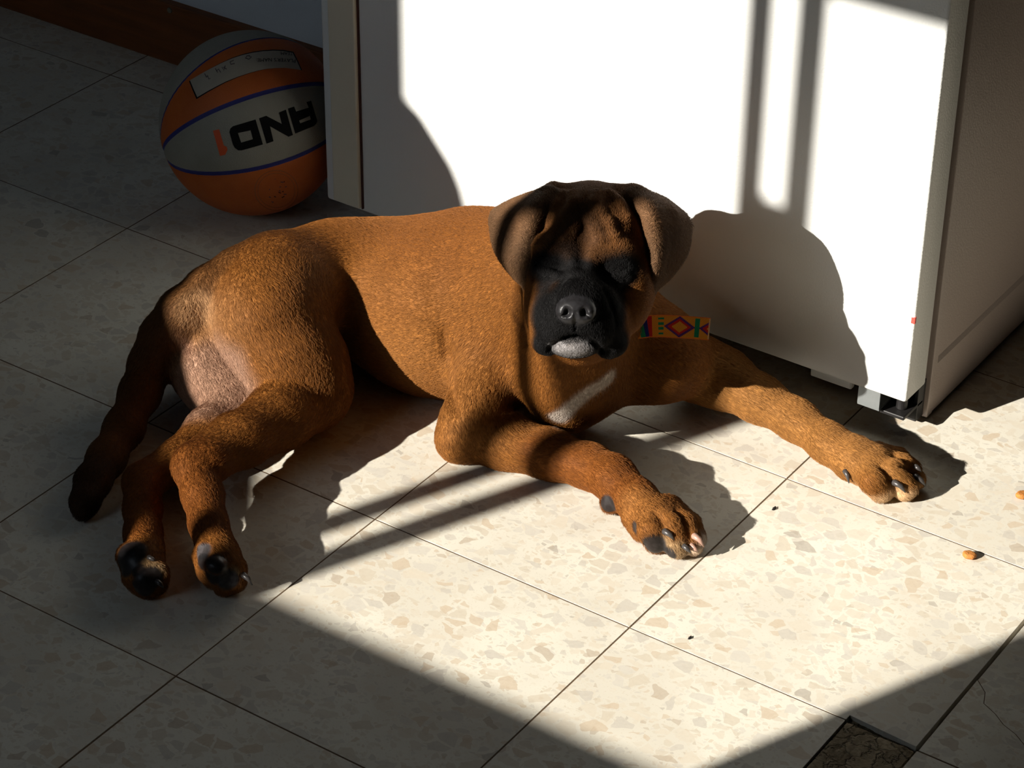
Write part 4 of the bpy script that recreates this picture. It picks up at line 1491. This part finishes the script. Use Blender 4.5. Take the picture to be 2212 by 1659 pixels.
def weave(u, v):
    """u along the strap in zoomed-photo units, v 0..1 across"""
    if v < 0.05 or v > 0.95:
        return ORA
    stitch = int(v * 22) % 2
    if u > 1940:
        return lin(206, 160, 110)
    if 350 < u < 420:
        return RED_ if stitch else YEL
    if 555 < u < 640:
        return BLU
    if 640 < u < 700:
        return RED_
    if 765 < u < 830:
        return RED_ if stitch else YEL
    if 870 < u < 940:
        return GRN
    if 940 < u < 1000:
        return BLU
    if 1000 < u < 1070:
        return RED_
    if 1165 < u < 1245:
        return GRN if int(v * 9) % 2 == 1 else YEL
    if 1730 < u < 1800 and 0.08 < v < 0.92:
        return GRN
    for uc, uw in ((1490, 235), (2035, 235)):
        q = abs(u - uc) / uw + abs(v - 0.5) / 0.46
        if q < 1.04:
            return PUR if q > 0.80 else (RED_ if q > 0.55 else YEL)
    return YEL


def strap_strip(name, mids, half, upv, parent, nu, nv, colfun, thick=0.0011):
    """flat band following mid points; colour per face"""
    mids = np.array(mids)
    seg = np.r_[0, np.cumsum(np.linalg.norm(np.diff(mids, axis=0), axis=1))]
    tt = np.linspace(0, seg[-1], nu + 1)
    ctr = np.stack([np.interp(tt, seg, mids[:, c]) for c in range(3)], 1)
    hv = np.interp(tt, seg, half)
    tan = np.gradient(ctr, axis=0)
    tan /= np.linalg.norm(tan, axis=1, keepdims=True)
    upn = np.array(upv) - (tan * np.array(upv)).sum(1, keepdims=True) * tan
    upn /= np.linalg.norm(upn, axis=1, keepdims=True)
    nrm_ = np.cross(tan, upn)
    vs, fs, cols = [], [], []
    for sgn in (1, -1):
        for i in range(nu + 1):
            for j in range(nv + 1):
                w_ = 1 - 2 * j / nv
                bumpy = 0.00018 * math.sin(i * 1.9) * math.sin(j * 2.6)
                vs.append(ctr[i] + upn[i] * hv[i] * w_ + sgn * nrm_[i] * (thick / 2 + bumpy))
    n1 = (nu + 1) * (nv + 1)
    ix = lambda s_, i, j: s_ * n1 + i * (nv + 1) + j
    for s_ in (0, 1):
        for i in range(nu):
            for j in range(nv):
                q = (ix(s_, i, j), ix(s_, i + 1, j), ix(s_, i + 1, j + 1), ix(s_, i, j + 1))
                fs.append(q if s_ else q[::-1])
                cols.append(colfun((i + 0.5) / nu, (j + 0.5) / nv))
    for i in range(nu):
        for j in (0, nv):
            fs.append((ix(0, i, j), ix(0, i + 1, j), ix(1, i + 1, j), ix(1, i, j)))
            cols.append(ORA)
    for j in range(nv):
        for i in (0, nu):
            fs.append((ix(0, i, j), ix(0, i, j + 1), ix(1, i, j + 1), ix(1, i, j)))
            cols.append(ORA)
    o = link_mesh(name, np.array(vs) - CB, fs, M_STRAP, parent)
    ca2 = o.data.color_attributes.new('weave', 'FLOAT_COLOR', 'CORNER')
    cl = np.repeat(np.hstack([np.array(cols), np.ones((len(cols), 1))]), 4, axis=0).astype(np.float32)
    ca2.data.foreach_set('color', cl.ravel())
    return o


MPX = HEAD_DIST / FPX
xs = [1300, 1338, 1352, 1372, 1400, 1430, 1465, 1500, 1533]
ys = [722, 716, 713, 711, 705, 704, 706, 708, 711]
ds_ = [front(a, c) for a, c in zip(xs, ys)]
base = [d_ if d_ is not None else None for d_ in ds_]
d_end = max([q for q in base[4:7] if q is not None])
dep = [d_end - 0.030] + [d_end + 0.003 + 0.003 * (k < 2) for k in range(len(xs) - 1)]
mids = [P(a, c, d_) for a, c, d_ in zip(xs, ys, dep)]
half = [0.0085, 0.0085, 0.0095, 0.0105, 0.0112, 0.0114, 0.0114, 0.0114, 0.0114]
strap_strip('loose_end', mids, half, UP, collar, 190, 24, lambda u, v: weave(-60 + u * (1962 + 60), v))
# the band round the neck, buried in the coat under the chin
ctr_ = P(1275, 650, -0.055)
ring = []
for k in range(41):
    a = math.pi * 2 * k / 40
    ring.append(ctr_ + 0.055 * math.cos(a) * RT + 0.052 * math.sin(a) * (-FW * 0.75 - UP * 0.65))
strap_strip('neck_band', ring, [0.0105] * 41, unit(UP * 0.75 - FW * 0.65), collar, 160, 12, lambda u, v: weave(330 + (u * 4 % 1) * 1600, v))
# steel ring where the strap leaves the buckle
rc = P(1347, 716, dep[2] + 0.004)
q = [rc + 0.0095 * math.cos(2 * math.pi * k / 24) * UP * 1.1 + 0.0042 * math.sin(2 * math.pi * k / 24) * (RT * 0.8 + FW * 0.6) - CB for k in range(25)]
tube('buckle_ring', q, 0.0009, simple_mat('steel', lin(190, 186, 176), 0.25, metal=1.0), collar, seg=8, caps=False)
